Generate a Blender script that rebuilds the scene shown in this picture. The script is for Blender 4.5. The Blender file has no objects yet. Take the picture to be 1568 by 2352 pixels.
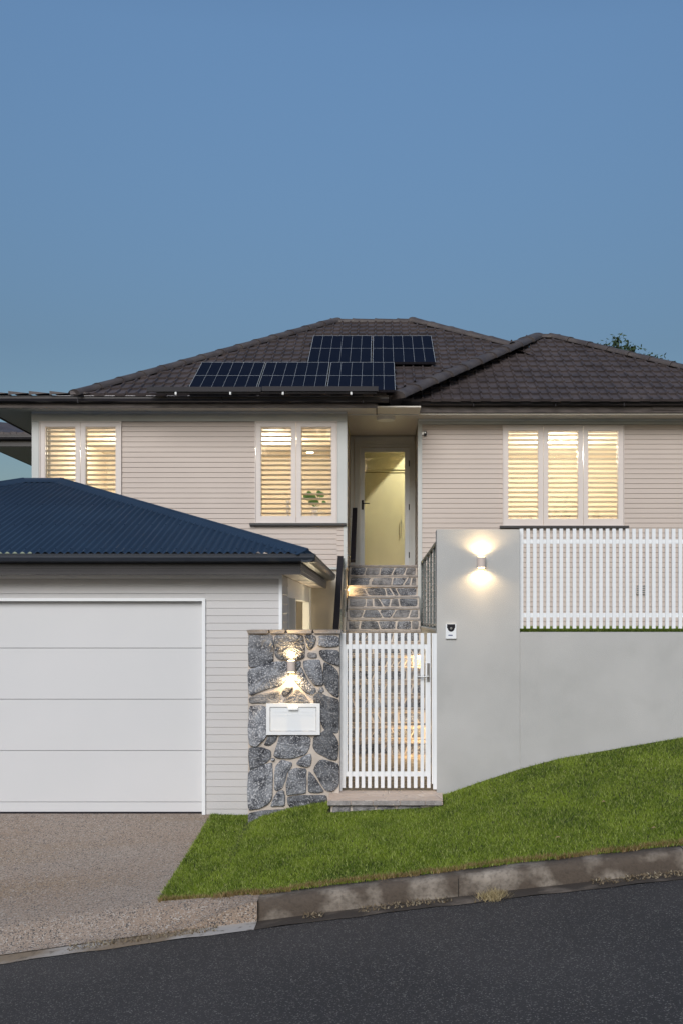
import bpy, math, random
import numpy as np
from mathutils import Vector, Matrix
random.seed(7)
S = bpy.context.scene
COL = S.collection
# ------------------------------------------------------------------ camera
F = 2455.0; VX = 872.0; VY = 1420.0; CZ = 2.018
cam = bpy.data.cameras.new("camera"); camo = bpy.data.objects.new("camera", cam); COL.objects.link(camo)
camo.location = (0, 0, CZ); camo.rotation_euler = (math.radians(90), 0, 0)
cam.sensor_fit = 'VERTICAL'; cam.sensor_height = 36.0; cam.lens = F/2352*36
cam.shift_x = -(VX-784)/2352; cam.shift_y = (VY-1176)/2352
cam.clip_start = 0.1; cam.clip_end = 2000
S.camera = camo
# ------------------------------------------------------------------ world, sun, exposure
W = bpy.data.worlds.new("World"); S.world = W; W.use_nodes = True
wn = W.node_tree.nodes; wl = W.node_tree.links
bg = wn["Background"]; sky = wn.new("ShaderNodeTexSky"); sky.sky_type = 'NISHITA'; sky.sun_disc = False
SUN_EL = 14.0
sky.sun_elevation = math.radians(SUN_EL); sky.sun_rotation = math.radians(180)
sky.air_density = 1.3; sky.dust_density = 1.6; sky.ozone_density = 3.0; sky.altitude = 0
# dusk grading of the sky by height above the horizon
wtc = wn.new("ShaderNodeTexCoord"); wsp = wn.new("ShaderNodeSeparateXYZ"); wl.new(wtc.outputs["Generated"], wsp.inputs[0])
wr_ = wn.new("ShaderNodeValToRGB"); wl.new(wsp.outputs[2], wr_.inputs[0])
wr_.color_ramp.elements[0].position = .24; wr_.color_ramp.elements[0].color = (.54, .565, .635, 1)
wr_.color_ramp.elements[1].position = .48; wr_.color_ramp.elements[1].color = (.89, .945, 1.04, 1)
wmx = wn.new("ShaderNodeMix"); wmx.data_type = 'RGBA'; wmx.blend_type = 'MULTIPLY'; wmx.inputs[0].default_value = 1
wl.new(sky.outputs[0], wmx.inputs[6]); wl.new(wr_.outputs[0], wmx.inputs[7]); wl.new(wmx.outputs[2], bg.inputs[0])
bg.inputs[1].default_value = 0.127
sun = bpy.data.lights.new("sun", 'SUN'); suno = bpy.data.objects.new("sun", sun); COL.objects.link(suno)
sun.energy = 2.6; sun.angle = math.radians(34); sun.color = (1.0, 0.97, 0.95)
suno.rotation_euler = (math.radians(90-33), 0, math.radians(-12))
S.render.engine = 'CYCLES'
S.view_settings.view_transform = 'Standard'; S.view_settings.look = 'None'
S.view_settings.exposure = 0.0; S.view_settings.gamma = 1.0

# ------------------------------------------------------------------ pixel -> metres (layout measured off the photo)
def X(x, d): return (x-VX)/F*d
def Z(y, d): return CZ+(VY-y)/F*d

# ------------------------------------------------------------------ materials
def mat(name, col, rough=0.6, metal=0.0, spec=0.5, emit=None, estr=0.0):
    m = bpy.data.materials.new(name); m.use_nodes = True
    b = m.node_tree.nodes["Principled BSDF"]
    b.inputs["Base Color"].default_value = (*col, 1); b.inputs["Roughness"].default_value = rough
    b.inputs["Metallic"].default_value = metal; b.inputs["Specular IOR Level"].default_value = spec
    if emit: b.inputs["Emission Color"].default_value = (*emit, 1); b.inputs["Emission Strength"].default_value = estr
    return m
def noisy(name, c1, c2, scale=5.0, rough=0.6, bump=0.0, bscale=None, detail=6, lo=.35, hi=.65, metal=0, spec=.5, stretch=None, fine=None):
    """colour mottled between c1 and c2 by noise, optional fine second layer and bump"""
    m = mat(name, c1, rough, metal, spec); nt = m.node_tree; N = nt.nodes; L = nt.links
    b = N["Principled BSDF"]; tc = N.new("ShaderNodeTexCoord"); mp = N.new("ShaderNodeMapping")
    L.new(tc.outputs["Object"], mp.inputs[0])
    if stretch: mp.inputs["Scale"].default_value = stretch
    n = N.new("ShaderNodeTexNoise"); n.inputs["Scale"].default_value = scale; n.inputs["Detail"].default_value = detail
    L.new(mp.outputs[0], n.inputs["Vector"])
    r = N.new("ShaderNodeMapRange"); r.inputs[1].default_value = lo; r.inputs[2].default_value = hi
    L.new(n.outputs["Fac"], r.inputs[0])
    mx = N.new("ShaderNodeMix"); mx.data_type = 'RGBA'
    mx.inputs[6].default_value = (*c1, 1); mx.inputs[7].default_value = (*c2, 1)
    L.new(r.outputs[0], mx.inputs[0]); out = mx.outputs[2]
    if fine:
        c3, fs, flo, fhi, amt = fine
        n2 = N.new("ShaderNodeTexNoise"); n2.inputs["Scale"].default_value = fs; n2.inputs["Detail"].default_value = 3
        L.new(tc.outputs["Object"], n2.inputs["Vector"])
        r2 = N.new("ShaderNodeMapRange"); r2.inputs[1].default_value = flo; r2.inputs[2].default_value = fhi; r2.inputs[4].default_value = amt
        L.new(n2.outputs["Fac"], r2.inputs[0])
        m2 = N.new("ShaderNodeMix"); m2.data_type = 'RGBA'; m2.inputs[7].default_value = (*c3, 1)
        L.new(r2.outputs[0], m2.inputs[0]); L.new(out, m2.inputs[6]); out = m2.outputs[2]
    L.new(out, b.inputs["Base Color"])
    if bump:
        n3 = N.new("ShaderNodeTexNoise"); n3.inputs["Scale"].default_value = bscale or scale*4; n3.inputs["Detail"].default_value = 4
        L.new(tc.outputs["Object"], n3.inputs["Vector"])
        bp = N.new("ShaderNodeBump"); bp.inputs["Strength"].default_value = 1; bp.inputs["Distance"].default_value = bump
        L.new(n3.outputs["Fac"], bp.inputs["Height"]); L.new(bp.outputs[0], b.inputs["Normal"])
    return m
def glass(name, tint=(1, 1, 1), refl=1.0):
    m = bpy.data.materials.new(name); m.use_nodes = True; nt = m.node_tree; N = nt.nodes; L = nt.links
    N.remove(N["Principled BSDF"]); o = N["Material Output"]
    t = N.new("ShaderNodeBsdfTransparent"); t.inputs[0].default_value = (*tint, 1)
    g = N.new("ShaderNodeBsdfGlossy"); g.inputs["Roughness"].default_value = 0.02
    fr = N.new("ShaderNodeFresnel"); fr.inputs[0].default_value = 1.5
    ml = N.new("ShaderNodeMath"); ml.operation = 'MULTIPLY'; ml.inputs[1].default_value = 1.1*refl
    L.new(fr.outputs[0], ml.inputs[0])
    mx = N.new("ShaderNodeMixShader"); L.new(ml.outputs[0], mx.inputs[0]); L.new(t.outputs[0], mx.inputs[1]); L.new(g.outputs[0], mx.inputs[2])
    L.new(mx.outputs[0], o.inputs[0]); return m

M = {}
M['clad'] = noisy('house_cladding_paint', (.525, .447, .392), (.55, .47, .413), 1.3, .55, .0008, 60)
M['gclad'] = noisy('garage_cladding_paint', (.54, .53, .525), (.57, .56, .55), 1.1, .5, .0008, 60)
M['trim'] = noisy('pale_trim_paint', (.52, .54, .52), (.57, .58, .56), 2.0, .45)
M['sash'] = noisy('warm_window_paint', (.68, .61, .565), (.71, .645, .60), 2.0, .4)
M['white'] = noisy('white_powdercoat', (.83, .85, .86), (.86, .88, .89), 3.0, .35)
M['gdoor'] = noisy('white_door_panel', (.64, .645, .65), (.67, .67, .675), .7, .45, .0006, 240)
M['render'] = noisy('painted_render', (.45, .448, .43), (.515, .51, .49), 1.3, .75, .0035, 150, fine=((.40, .40, .38), 2.3, .55, .75, .5))
M['base'] = noisy('basement_render', (.50, .46, .40), (.53, .49, .43), 1.5, .8, .001, 200)
M['dark'] = noisy('dark_fascia_paint', (.035, .033, .036), (.048, .045, .047), 2.0, .38)
M['fascia'] = noisy('weathered_fascia_timber', (.065, .053, .05), (.12, .10, .092), 4.0, .5, .002, 30, stretch=(1, 6, 6), spec=.3)
M['gutter'] = noisy('gutter_steel', (.026, .024, .028), (.036, .033, .038), 3.0, .35, spec=.4)
M['navy'] = noisy('navy_gutter_steel', (.025, .032, .045), (.032, .040, .055), 3.0, .35, spec=.4)
M['soffit'] = noisy('soffit_sheet', (.60, .56, .49), (.63, .59, .52), 1.5, .5)
M['tile'] = noisy('dark_concrete_tile', (.050, .040, .041), (.085, .068, .067), 3.0, .55, .003, 60, fine=((.12, .10, .09), 14, .6, .8, .6))
M['cap'] = noisy('ridge_cap_tile', (.055, .045, .045), (.085, .072, .068), 5.0, .6, .004, 50, fine=((.14, .12, .10), 20, .6, .8, .5))
M['blue'] = noisy('navy_corrugated_steel', (.018, .034, .062), (.023, .043, .076), 1.2, .5, spec=.3, metal=.0)
M['mortar'] = noisy('beige_mortar', (.52, .455, .39), (.61, .54, .47), 8.0, .85, .004, 90)
def stone_mat():
    m = noisy('dark_bluestone', (.035, .038, .048), (.22, .23, .25), 8.0, .6, .010, 45, lo=.38, hi=.64, detail=12, fine=((.50, .50, .51), 75, .52, .64, .8))
    nt = m.node_tree; N = nt.nodes; L = nt.links; b = N["Principled BSDF"]; src = b.inputs["Base Color"].links[0].from_socket
    g = N.new("ShaderNodeNewGeometry"); r = N.new("ShaderNodeMapRange"); r.inputs[3].default_value = .55; r.inputs[4].default_value = 1.35; L.new(g.outputs["Random Per Island"], r.inputs[0])
    h = N.new("ShaderNodeHueSaturation"); L.new(r.outputs[0], h.inputs["Value"]); L.new(src, h.inputs["Color"]); L.new(h.outputs[0], b.inputs["Base Color"])
    return m
M['stone'] = stone_mat()
M['stone2'] = noisy('warm_grey_stone', (.09, .09, .095), (.30, .29, .29), 10.0, .65, .008, 60, fine=((.40, .38, .35), 85, .52, .7, .7))
M['capstone'] = noisy('grey_cap_stone', (.24, .22, .21), (.36, .33, .31), 12.0, .7, .006, 60, fine=((.5, .48, .46), 70, .55, .75, .7))
M['black'] = mat('black_powdercoat', (.014, .013, .018), .5, spec=.25)
M['steel'] = noisy('brushed_steel', (.38, .40, .40), (.46, .47, .47), 6, .3, metal=.9)
M['postgrey'] = noisy('grey_aluminium_post', (.12, .14, .135), (.16, .18, .175), 6, .35, metal=.2)
M['alu'] = noisy('silver_door_frame', (.52, .55, .56), (.60, .62, .63), 4, .35, metal=.15)
M['glass'] = glass('window_glass')
M['louvre'] = mat('cream_louvre', (.66, .62, .54), .45)
M['room'] = noisy('cream_room_paint', (.80, .73, .60), (.82, .75, .62), 2, .7)
M['hall'] = noisy('hall_joinery_paint', (.48, .47, .33), (.50, .49, .345), 2, .5)
M['lampglow'] = mat('lit_lamp_lens', (1, .8, .5), .4, emit=(1, .72, .38), estr=25)
M['downglow'] = mat('lit_downlight_lens', (1, .9, .7), .4, emit=(1, .85, .6), estr=12)
M['diffuser'] = mat('opal_diffuser', (.75, .74, .70), .4)
M['leaf'] = noisy('plant_leaf', (.05, .16, .03), (.09, .22, .05), 20, .45)
M['cells'] = noisy('solar_cells', (.006, .009, .020), (.008, .011, .022), 2, .6, spec=.02)
M['silver'] = mat('silver_grid', (.40, .43, .45), .5)
M['floorwood'] = mat('timber_floor', (.25, .16, .09), .5)

def crazy_mat(name, s, warm, joint, scale):
    m = mat(name, s, .7); nt = m.node_tree; N = nt.nodes; L = nt.links; b = N["Principled BSDF"]
    tc = N.new("ShaderNodeTexCoord"); v = N.new("ShaderNodeTexVoronoi"); v.feature = 'DISTANCE_TO_EDGE'; v.inputs["Scale"].default_value = scale
    v2 = N.new("ShaderNodeTexVoronoi"); v2.inputs["Scale"].default_value = scale
    n = N.new("ShaderNodeTexNoise"); n.inputs["Scale"].default_value = 30
    for q in (v, v2, n): L.new(tc.outputs["Object"], q.inputs["Vector"])
    c = N.new("ShaderNodeMix"); c.data_type = 'RGBA'; c.inputs[6].default_value = (*s, 1); c.inputs[7].default_value = (*warm, 1)
    sp = N.new("ShaderNodeSeparateColor"); L.new(v2.outputs["Color"], sp.inputs[0])
    ad = N.new("ShaderNodeMath"); ad.operation = 'MULTIPLY_ADD'; ad.inputs[1].default_value = .6; L.new(n.outputs["Fac"], ad.inputs[2]); L.new(sp.outputs[0], ad.inputs[0])
    sb = N.new("ShaderNodeMath"); sb.operation = 'SUBTRACT'; sb.inputs[1].default_value = .3; L.new(ad.outputs[0], sb.inputs[0])
    L.new(sb.outputs[0], c.inputs[0])
    r = N.new("ShaderNodeMapRange"); r.inputs[1].default_value = .02; r.inputs[2].default_value = .05; L.new(v.outputs["Distance"], r.inputs[0])
    j = N.new("ShaderNodeMix"); j.data_type = 'RGBA'; j.inputs[6].default_value = (*joint, 1); L.new(r.outputs[0], j.inputs[0]); L.new(c.outputs[2], j.inputs[7])
    L.new(j.outputs[2], b.inputs["Base Color"])
    bp = N.new("ShaderNodeBump"); bp.inputs["Distance"].default_value = .008; L.new(r.outputs[0], bp.inputs["Height"]); L.new(bp.outputs[0], b.inputs["Normal"])
    return m
M['paving'] = crazy_mat('crazy_paving', (.17, .15, .13), (.30, .25, .20), (.46, .39, .31), 4.5)
M['slab'] = crazy_mat('landing_paving', (.46, .37, .31), (.58, .48, .41), (.62, .53, .46), 5.0)

def speckle_mat(name, base, base2, dots, scale, rough, amount, bump, dark=None, tan=None):
    """aggregate: voronoi cells, some pale, some dark, over mottled base"""
    m = mat(name, base, rough); nt = m.node_tree; N = nt.nodes; L = nt.links; b = N["Principled BSDF"]
    tc = N.new("ShaderNodeTexCoord")
    n = N.new("ShaderNodeTexNoise"); n.inputs["Scale"].default_value = .9; n.inputs["Detail"].default_value = 8
    L.new(tc.outputs["Object"], n.inputs["Vector"])
    r0 = N.new("ShaderNodeMapRange"); r0.inputs[1].default_value = .35; r0.inputs[2].default_value = .65; L.new(n.outputs["Fac"], r0.inputs[0])
    c = N.new("ShaderNodeMix"); c.data_type = 'RGBA'; c.inputs[6].default_value = (*base, 1); c.inputs[7].default_value = (*base2, 1); L.new(r0.outputs[0], c.inputs[0])
    if tan:
        nt_ = N.new("ShaderNodeTexNoise"); nt_.inputs["Scale"].default_value = .7; nt_.inputs["Detail"].default_value = 3; mp = N.new("ShaderNodeMapping"); mp.inputs["Scale"].default_value = (.45, 2.2, 1); mp.inputs["Rotation"].default_value = (0, 0, .15)
        L.new(tc.outputs["Object"], mp.inputs[0]); L.new(mp.outputs[0], nt_.inputs["Vector"])
        rt = N.new("ShaderNodeMapRange"); rt.inputs[1].default_value = .52; rt.inputs[2].default_value = .68; rt.inputs[4].default_value = .6; L.new(nt_.outputs["Fac"], rt.inputs[0])
        ct = N.new("ShaderNodeMix"); ct.data_type = 'RGBA'; ct.inputs[7].default_value = (*tan, 1); L.new(rt.outputs[0], ct.inputs[0]); L.new(c.outputs[2], ct.inputs[6]); c = ct
    v = N.new("ShaderNodeTexVoronoi"); v.inputs["Scale"].default_value = scale; L.new(tc.outputs["Object"], v.inputs["Vector"])
    sp = N.new("ShaderNodeSeparateColor"); L.new(v.outputs["Color"], sp.inputs[0])
    r = N.new("ShaderNodeMapRange"); r.inputs[1].default_value = 1-amount; r.inputs[2].default_value = 1-amount*.35; L.new(sp.outputs[0], r.inputs[0])
    k = N.new("ShaderNodeMix"); k.data_type = 'RGBA'; k.inputs[7].default_value = (*dots, 1); L.new(r.outputs[0], k.inputs[0]); L.new(c.outputs[2], k.inputs[6])
    out = k.outputs[2]
    if dark:
        r2 = N.new("ShaderNodeMapRange"); r2.inputs[1].default_value = .72; r2.inputs[2].default_value = .95; L.new(sp.outputs[1], r2.inputs[0])
        k2 = N.new("ShaderNodeMix"); k2.data_type = 'RGBA'; k2.inputs[7].default_value = (*dark, 1); L.new(r2.outputs[0], k2.inputs[0]); L.new(out, k2.inputs[6]); out = k2.outputs[2]
    L.new(out, b.inputs["Base Color"])
    bp = N.new("ShaderNodeBump"); bp.inputs["Distance"].default_value = bump; L.new(v.outputs["Distance"], bp.inputs["Height"]); L.new(bp.outputs[0], b.inputs["Normal"])
    return m
M['asphalt'] = speckle_mat('asphalt', (.028, .0255, .026), (.040, .036, .036), (.20, .19, .175), 150, .75, .11, .003)
M['aggregate'] = speckle_mat('exposed_aggregate', (.32, .24, .18), (.34, .275, .225), (.46, .41, .36), 105, .8, .25, .005, dark=(.09, .08, .075), tan=(.30, .21, .13))
M['kerb'] = noisy('stained_kerb_concrete', (.095, .073, .055), (.40, .35, .29), 3.4, .85, .006, 60, lo=.44, hi=.74, detail=14, stretch=(1, 1, 1.3), fine=((.05, .04, .03), 38, .46, .78, .6))
M['channel'] = noisy('channel_concrete', (.055, .042, .032), (.20, .16, .125), 3.4, .85, .004, 60, lo=.50, hi=.72, detail=8, fine=((.06, .05, .04), 22, .5, .7, .6))
M['channel2'] = noisy('pale_channel_concrete', (.25, .19, .13), (.44, .41, .38), 1.6, .85, .004, 60, lo=.36, hi=.52, detail=8, fine=((.10, .08, .06), 18, .56, .7, .7))
M['soil'] = noisy('lawn_soil', (.015, .022, .006), (.03, .035, .012), 12, .9)

def grass_mat(name='grass_blades', c1=(.026, .068, .004), c2=(.260, .350, .032), tip=(.46, .50, .17)):
    m = mat(name, c1, .55); nt = m.node_tree; N = nt.nodes; L = nt.links; b = N["Principled BSDF"]
    g = N.new("ShaderNodeNewGeometry"); tc = N.new("ShaderNodeTexCoord")
    n = N.new("ShaderNodeTexNoise"); n.inputs["Scale"].default_value = 2.3; n.inputs["Detail"].default_value = 7; n.inputs["Roughness"].default_value = .65; L.new(tc.outputs["Object"], n.inputs["Vector"])
    r = N.new("ShaderNodeMapRange"); r.inputs[1].default_value = .34; r.inputs[2].default_value = .68; L.new(n.outputs["Fac"], r.inputs[0])
    a = N.new("ShaderNodeMix"); a.data_type = 'RGBA'; a.inputs[6].default_value = (*c1, 1); a.inputs[7].default_value = (*c2, 1)
    rr_ = N.new("ShaderNodeMath"); rr_.operation = 'MULTIPLY_ADD'; rr_.inputs[1].default_value = .55; L.new(r.outputs[0], rr_.inputs[0]); 
    m3 = N.new("ShaderNodeMath"); m3.operation = 'MULTIPLY'; m3.inputs[1].default_value = .5; L.new(g.outputs["Random Per Island"], m3.inputs[0]); L.new(m3.outputs[0], rr_.inputs[2]); L.new(rr_.outputs[0], a.inputs[0])
    fr = N.new("ShaderNodeMath"); fr.operation = 'MULTIPLY'; fr.inputs[1].default_value = 7.31; L.new(g.outputs["Random Per Island"], fr.inputs[0])
    f2 = N.new("ShaderNodeMath"); f2.operation = 'FRACT'; L.new(fr.outputs[0], f2.inputs[0])
    r2 = N.new("ShaderNodeMapRange"); r2.inputs[1].default_value = .72; r2.inputs[2].default_value = 1.0; r2.inputs[4].default_value = .85; L.new(f2.outputs[0], r2.inputs[0])
    k = N.new("ShaderNodeMix"); k.data_type = 'RGBA'; k.inputs[7].default_value = (*tip, 1); L.new(r2.outputs[0], k.inputs[0]); L.new(a.outputs[2], k.inputs[6])
    L.new(k.outputs[2], b.inputs["Base Color"]); b.inputs["Specular IOR Level"].default_value = .25
    return m
M['grass'] = grass_mat()

# ------------------------------------------------------------------ mesh builder
class MB:
    def __init__(s): s.v = []; s.f = []; s.m = []; s.s = []
    def add(s, vs, fs, m=0, sm=False):
        o = len(s.v); s.v += [tuple(p) for p in vs]
        for f in fs: s.f.append([i+o for i in f]); s.m.append(m); s.s.append(sm)
        return s
    def box(s, x0, x1, y0, y1, z0, z1, m=0):
        return s.add([(x0,y0,z0),(x1,y0,z0),(x1,y1,z0),(x0,y1,z0),(x0,y0,z1),(x1,y0,z1),(x1,y1,z1),(x0,y1,z1)],
                     [(0,3,2,1),(4,5,6,7),(0,1,5,4),(1,2,6,5),(2,3,7,6),(3,0,4,7)], m)
    def hexa(s, a, b, m=0):   # two 4-point loops (a bottom, b top)
        return s.add(list(a)+list(b), [(0,3,2,1),(4,5,6,7),(0,1,5,4),(1,2,6,5),(2,3,7,6),(3,0,4,7)], m)
    def ext(s, prof, fn0, fn1, m=0, sm=False, caps=True):   # extrude closed profile between two mappings
        n = len(prof); vs = [fn0(*p) for p in prof]+[fn1(*p) for p in prof]
        s.add(vs, [(i, (i+1) % n, (i+1) % n+n, i+n) for i in range(n)], m, sm)
        if caps: s.add(vs[:n], [tuple(range(n-1, -1, -1))], m); s.add(vs[n:], [tuple(range(n))], m)
        return s
    def extx(s, prof, x0, x1, m=0, **k): return s.ext(prof, lambda y, z: (x0, y, z), lambda y, z: (x1, y, z), m, **k)
    def exty(s, prof, y0, y1, m=0, **k): return s.ext(prof, lambda x, z: (x, y0, z), lambda x, z: (x, y1, z), m, **k)
    def cyl(s, p0, p1, r0, r1=None, n=12, m=0, sm=True, caps=True):
        r1 = r0 if r1 is None else r1; p0 = Vector(p0); p1 = Vector(p1); d = (p1-p0).normalized()
        a = d.orthogonal().normalized(); b = d.cross(a)
        r = [(math.cos(2*math.pi*i/n), math.sin(2*math.pi*i/n)) for i in range(n)]
        vs = [p0+a*c*r0+b*t*r0 for c, t in r]+[p1+a*c*r1+b*t*r1 for c, t in r]
        s.add(vs, [(i, (i+1) % n, (i+1) % n+n, i+n) for i in range(n)], m, sm)
        if caps: s.add(vs[:n], [tuple(range(n-1, -1, -1))], m); s.add(vs[n:], [tuple(range(n))], m)
        return s
    def frame(s, x0, x1, z0, z1, w, y0, y1, m=0, wb=None):  # picture frame in the XZ plane
        wb = w if wb is None else wb
        s.box(x0, x0+w, y0, y1, z0, z1, m); s.box(x1-w, x1, y0, y1, z0, z1, m)
        s.box(x0+w, x1-w, y0+.0005, y1, z1-w, z1, m); s.box(x0+w, x1-w, y0+.0005, y1, z0, z0+wb, m); return s
    def grid(s, us, vs, fn, m=0, sm=True):
        o = [fn(u, v) for v in vs for u in us]; n = len(us)
        return s.add(o, [(j*n+i, j*n+i+1, (j+1)*n+i+1, (j+1)*n+i) for j in range(len(vs)-1) for i in range(n-1)], m, sm)
    def build(s, name, mats, parent=None):
        if not isinstance(mats, (list, tuple)): mats = [mats]
        off = Vector(parent['_o']) if parent else Vector((0, 0, 0))
        me = bpy.data.meshes.new(name); me.from_pydata([tuple(Vector(p)-off) for p in s.v], [], s.f)
        for q in mats: me.materials.append(q)
        me.polygons.foreach_set("material_index", s.m); me.polygons.foreach_set("use_smooth", s.s); me.update()
        o = bpy.data.objects.new(name, me); COL.objects.link(o)
        if parent: o.parent = parent; o['_o'] = parent['_o']
        return o
def thing(name, label, cat, loc, group=None):
    o = bpy.data.objects.new(name, None); COL.objects.link(o); o.location = loc; o.empty_display_size = .2
    o['_o'] = tuple(loc); o['label'] = label; o['category'] = cat
    if group: o['group'] = group
    return o
def tag(o, label, cat, group=None):
    o['label'] = label; o['category'] = cat
    if group: o['group'] = group
    return o
def struct(o): o['kind'] = 'structure'; return o
def lamp(name, loc, e, col, r=.02, typ='POINT', **k):
    l = bpy.data.lights.new(name, typ); l.energy = e; l.color = col
    if typ == 'POINT' or typ == 'SPOT': l.shadow_soft_size = r
    for a, b in k.items():
        if a != 'rot': setattr(l, a, b)
    o = bpy.data.objects.new(name, l); COL.objects.link(o); o.location = loc
    if 'rot' in k: o.rotation_euler = k['rot']
    return o

# ------------------------------------------------------------------ terrain functions
def zr(x):
    u = np.clip(np.asarray(x, float)+.28, -7, 7); e = np.asarray(x, float)+.28-u
    return -.174+.124*u-.0036*u*u+e*.1
def sst(t): t = np.clip(t, 0, 1); return t*t*(3-2*t)
def zd(x, d):
    a = zr(x)+.012+.16*sst((d-8.0)/.36); t = np.clip((d-8.36)/2.6, 0, 1)
    return a+( -.012-a)*(t*.75+.25*t*t)*np.where(d > 8.36, 1, 0)
LB = ([-1.73, -1.31, -1.16, -.86, -.53, .40, .65, .98, 1.40, 1.78, 3.0, 6.0, 9.0], [-.065, -.03, .055, .14, .20, .235, .265, .384, .519, .62, .828, 1.25, 1.6])
def zl(x, d):
    zk = zr(x)+.155; zb = np.interp(x, *LB); t = np.clip((d-8.2)/2.4, 0, 1.1)
    # the left side follows the driveway edge
    z = zk+(zb-zk)*(t-.10*np.sin(t*math.pi)*np.clip(x, 0, 1))
    w = np.clip((-1.25-x)/.47, 0, 1); return z*(1-w)+(zd(-1.73, d)+.006)*w
fl = float
# ground sheet to the horizon
g = MB(); xs = [-400, -60, -20]+[x*1.0 for x in range(-12, 13)]+[20, 60, 400]
g.grid(xs, [-300, -40, -10, 0, 8, 16, 40, 600], lambda x, y: (x, y, fl(zr(max(-40, min(40, x))))-.35))
struct(g.build('ground', M['soil']))
# road
r = MB(); xs = [i*.5 for i in range(-80, 81)]
r.grid(xs, [-6, -2, 2, 5, 6.5, 7.3, 7.8], lambda x, y: (x, y, fl(zr(x))+.012*(7.8-y) if y < 7.8 else fl(zr(x))))
struct(r.build('road', M['asphalt']))
# channel strip and kerb
KX = -.916
def wob(x): return .012*math.sin(x*7.3)+.008*math.sin(x*17.1+1)
c = MB(); c.grid([KX+i*.1 for i in range(0, 230)], [7.79, 7.8, 8.035], lambda x, y: (x, y+(wob(x) if y < 7.81 else 0), fl(zr(x))+.005-(.008 if y > 7.9 else 0)))
struct(c.build('channel', M['channel']))
c = MB(); c.grid([KX-i*.1 for i in range(0, 200)][::-1], [7.79, 7.8, 8.01], lambda x, y: (x, y+(wob(x) if y < 7.81 else 0), fl(zr(x))+.005))
struct(c.build('channel_crossing', M['channel2']))
k = MB(); xj = KX
kx = [KX+i*.12 for i in range(0, 190)]
prof = [(8.03, -.02), (8.032, .08), (8.04, .128), (8.06, .148), (8.10, .154), (8.20, .155), (8.215, .12)]
k.add([(x, p[0]+.004*math.sin(x*9+p[1]*40), fl(zr(x))+p[1]+.003*math.sin(x*13)) for x in kx for p in prof],
      [(i*7+j, (i+1)*7+j, (i+1)*7+j+1, i*7+j+1) for i in range(len(kx)-1) for j in range(6)], 0, True)
k.add([(KX, p[0], fl(zr(KX))+p[1]) for p in prof], [tuple(range(7))])
for x in (KX+1.5, KX+3.2, KX+5.4):   # dummy joints
    k.add([(x+a, p[0]-.003*(1 if p[0] < 8.1 else 0), fl(zr(x))+p[1]+.002) for a in (0, .008) for p in prof], [(j, 7+j, 8+j, j+1) for j in range(6)], 1)
struct(k.build('kerb', [M['kerb'], mat('joint_dirt', (.03, .025, .02), .9)]))
# driveway
d = MB(); ys = [8.0, 8.05, 8.1, 8.15, 8.2, 8.25, 8.3, 8.36, 8.6, 9, 9.5, 10, 10.5, 11.0, 11.2]
xs = [-9+i*.3 for i in range(0, 24)]+[-1.9, -1.724]
d.grid(xs, ys, lambda x, y: (x, y, fl(zd(x, y))))
def wing(x, t):
    u = (x+1.724)/(.808); y = 8.0+t*(.34-.13*u); lo = .012+.14*float(sst(u*1.2-.2)); hi = .17-.015*u
    return (x, y, fl(zr(x))+lo+(hi-lo)*float(sst(t)))
d.grid([-1.724+.808*i/14 for i in range(15)], [i/8 for i in range(9)], wing)
wu = [-1.724+.808*i/14 for i in range(15)]
d.add([p for x in wu for p in (wing(x, 0), (x, 8.0, fl(zr(x))-.03))], [(2*i, 2*i+1, 2*i+3, 2*i+2) for i in range(14)])
d.add([(-1.724, y, fl(zd(-1.724, y))-q) for y in ys for q in (0, .1)], [(2*i, 2*i+2, 2*i+3, 2*i+1) for i in range(len(ys)-1)])
# rounded slab end by the garage wall
d.add([(-1.724+a, y, -.012-b) for y in (10.75, 11.03) for a, b in ((0, 0), (.025, .006), (.035, .02), (.037, .09))], [(0,1,5,4),(1,2,6,5),(2,3,7,6)], 0, True)
struct(d.build('driveway', M['aggregate']))
# lawn ground
l = MB(); xs = [-1.724+i*.12 for i in range(0, 90)]
l.grid(xs, [8.19, 8.35, 8.6, 9, 9.4, 9.8, 10.2, 10.62], lambda x, y: (x, max(y, 8.34-.13*(x+1.724)/.808) if x < KX else y, fl(zl(x, y))))
l.grid([-1.724, -1.5, -1.3, -1.2], [10.62, 11.05], lambda x, y: (x, y, fl(zl(x, y))))
struct(l.build('lawn', M['soil']))

def blades(name, pts, hgt, wid, mt, spread=.55):
    n = len(pts); rs = np.random.RandomState(3); P = np.asarray(pts)
    a = rs.rand(n)*2*np.pi; h = hgt*(.5+rs.rand(n)); w = wid*(.7+.6*rs.rand(n)); l = spread*h*(rs.rand(n)**.7); b = rs.rand(n)*2*np.pi
    V = np.zeros((n, 3, 3)); dx = np.cos(a)*w/2; dy = np.sin(a)*w/2
    V[:, 0] = P; V[:, 1] = P; V[:, 2] = P
    V[:, 0, 0] -= dx; V[:, 0, 1] -= dy; V[:, 1, 0] += dx; V[:, 1, 1] += dy; V[:, :2, 2] -= .004
    V[:, 2, 0] += np.cos(b)*l; V[:, 2, 1] += np.sin(b)*l; V[:, 2, 2] += h
    me = bpy.data.meshes.new(name); me.vertices.add(3*n); me.vertices.foreach_set("co", V.reshape(-1))
    me.loops.add(3*n); me.loops.foreach_set("vertex_index", np.arange(3*n, dtype=np.int32))
    me.polygons.add(n); me.polygons.foreach_set("loop_start", np.arange(0, 3*n, 3, dtype=np.int32))
    me.update(calc_edges=True); me.validate(); me.materials.append(mt)
    o = bpy.data.objects.new(name, me); COL.objects.link(o); o['kind'] = 'stuff'; return o
rs = np.random.RandomState(5)
n = 300000; gx = rs.uniform(-1.735, 3.9, n); gd = rs.uniform(8.175, 11.02, n)
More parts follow.
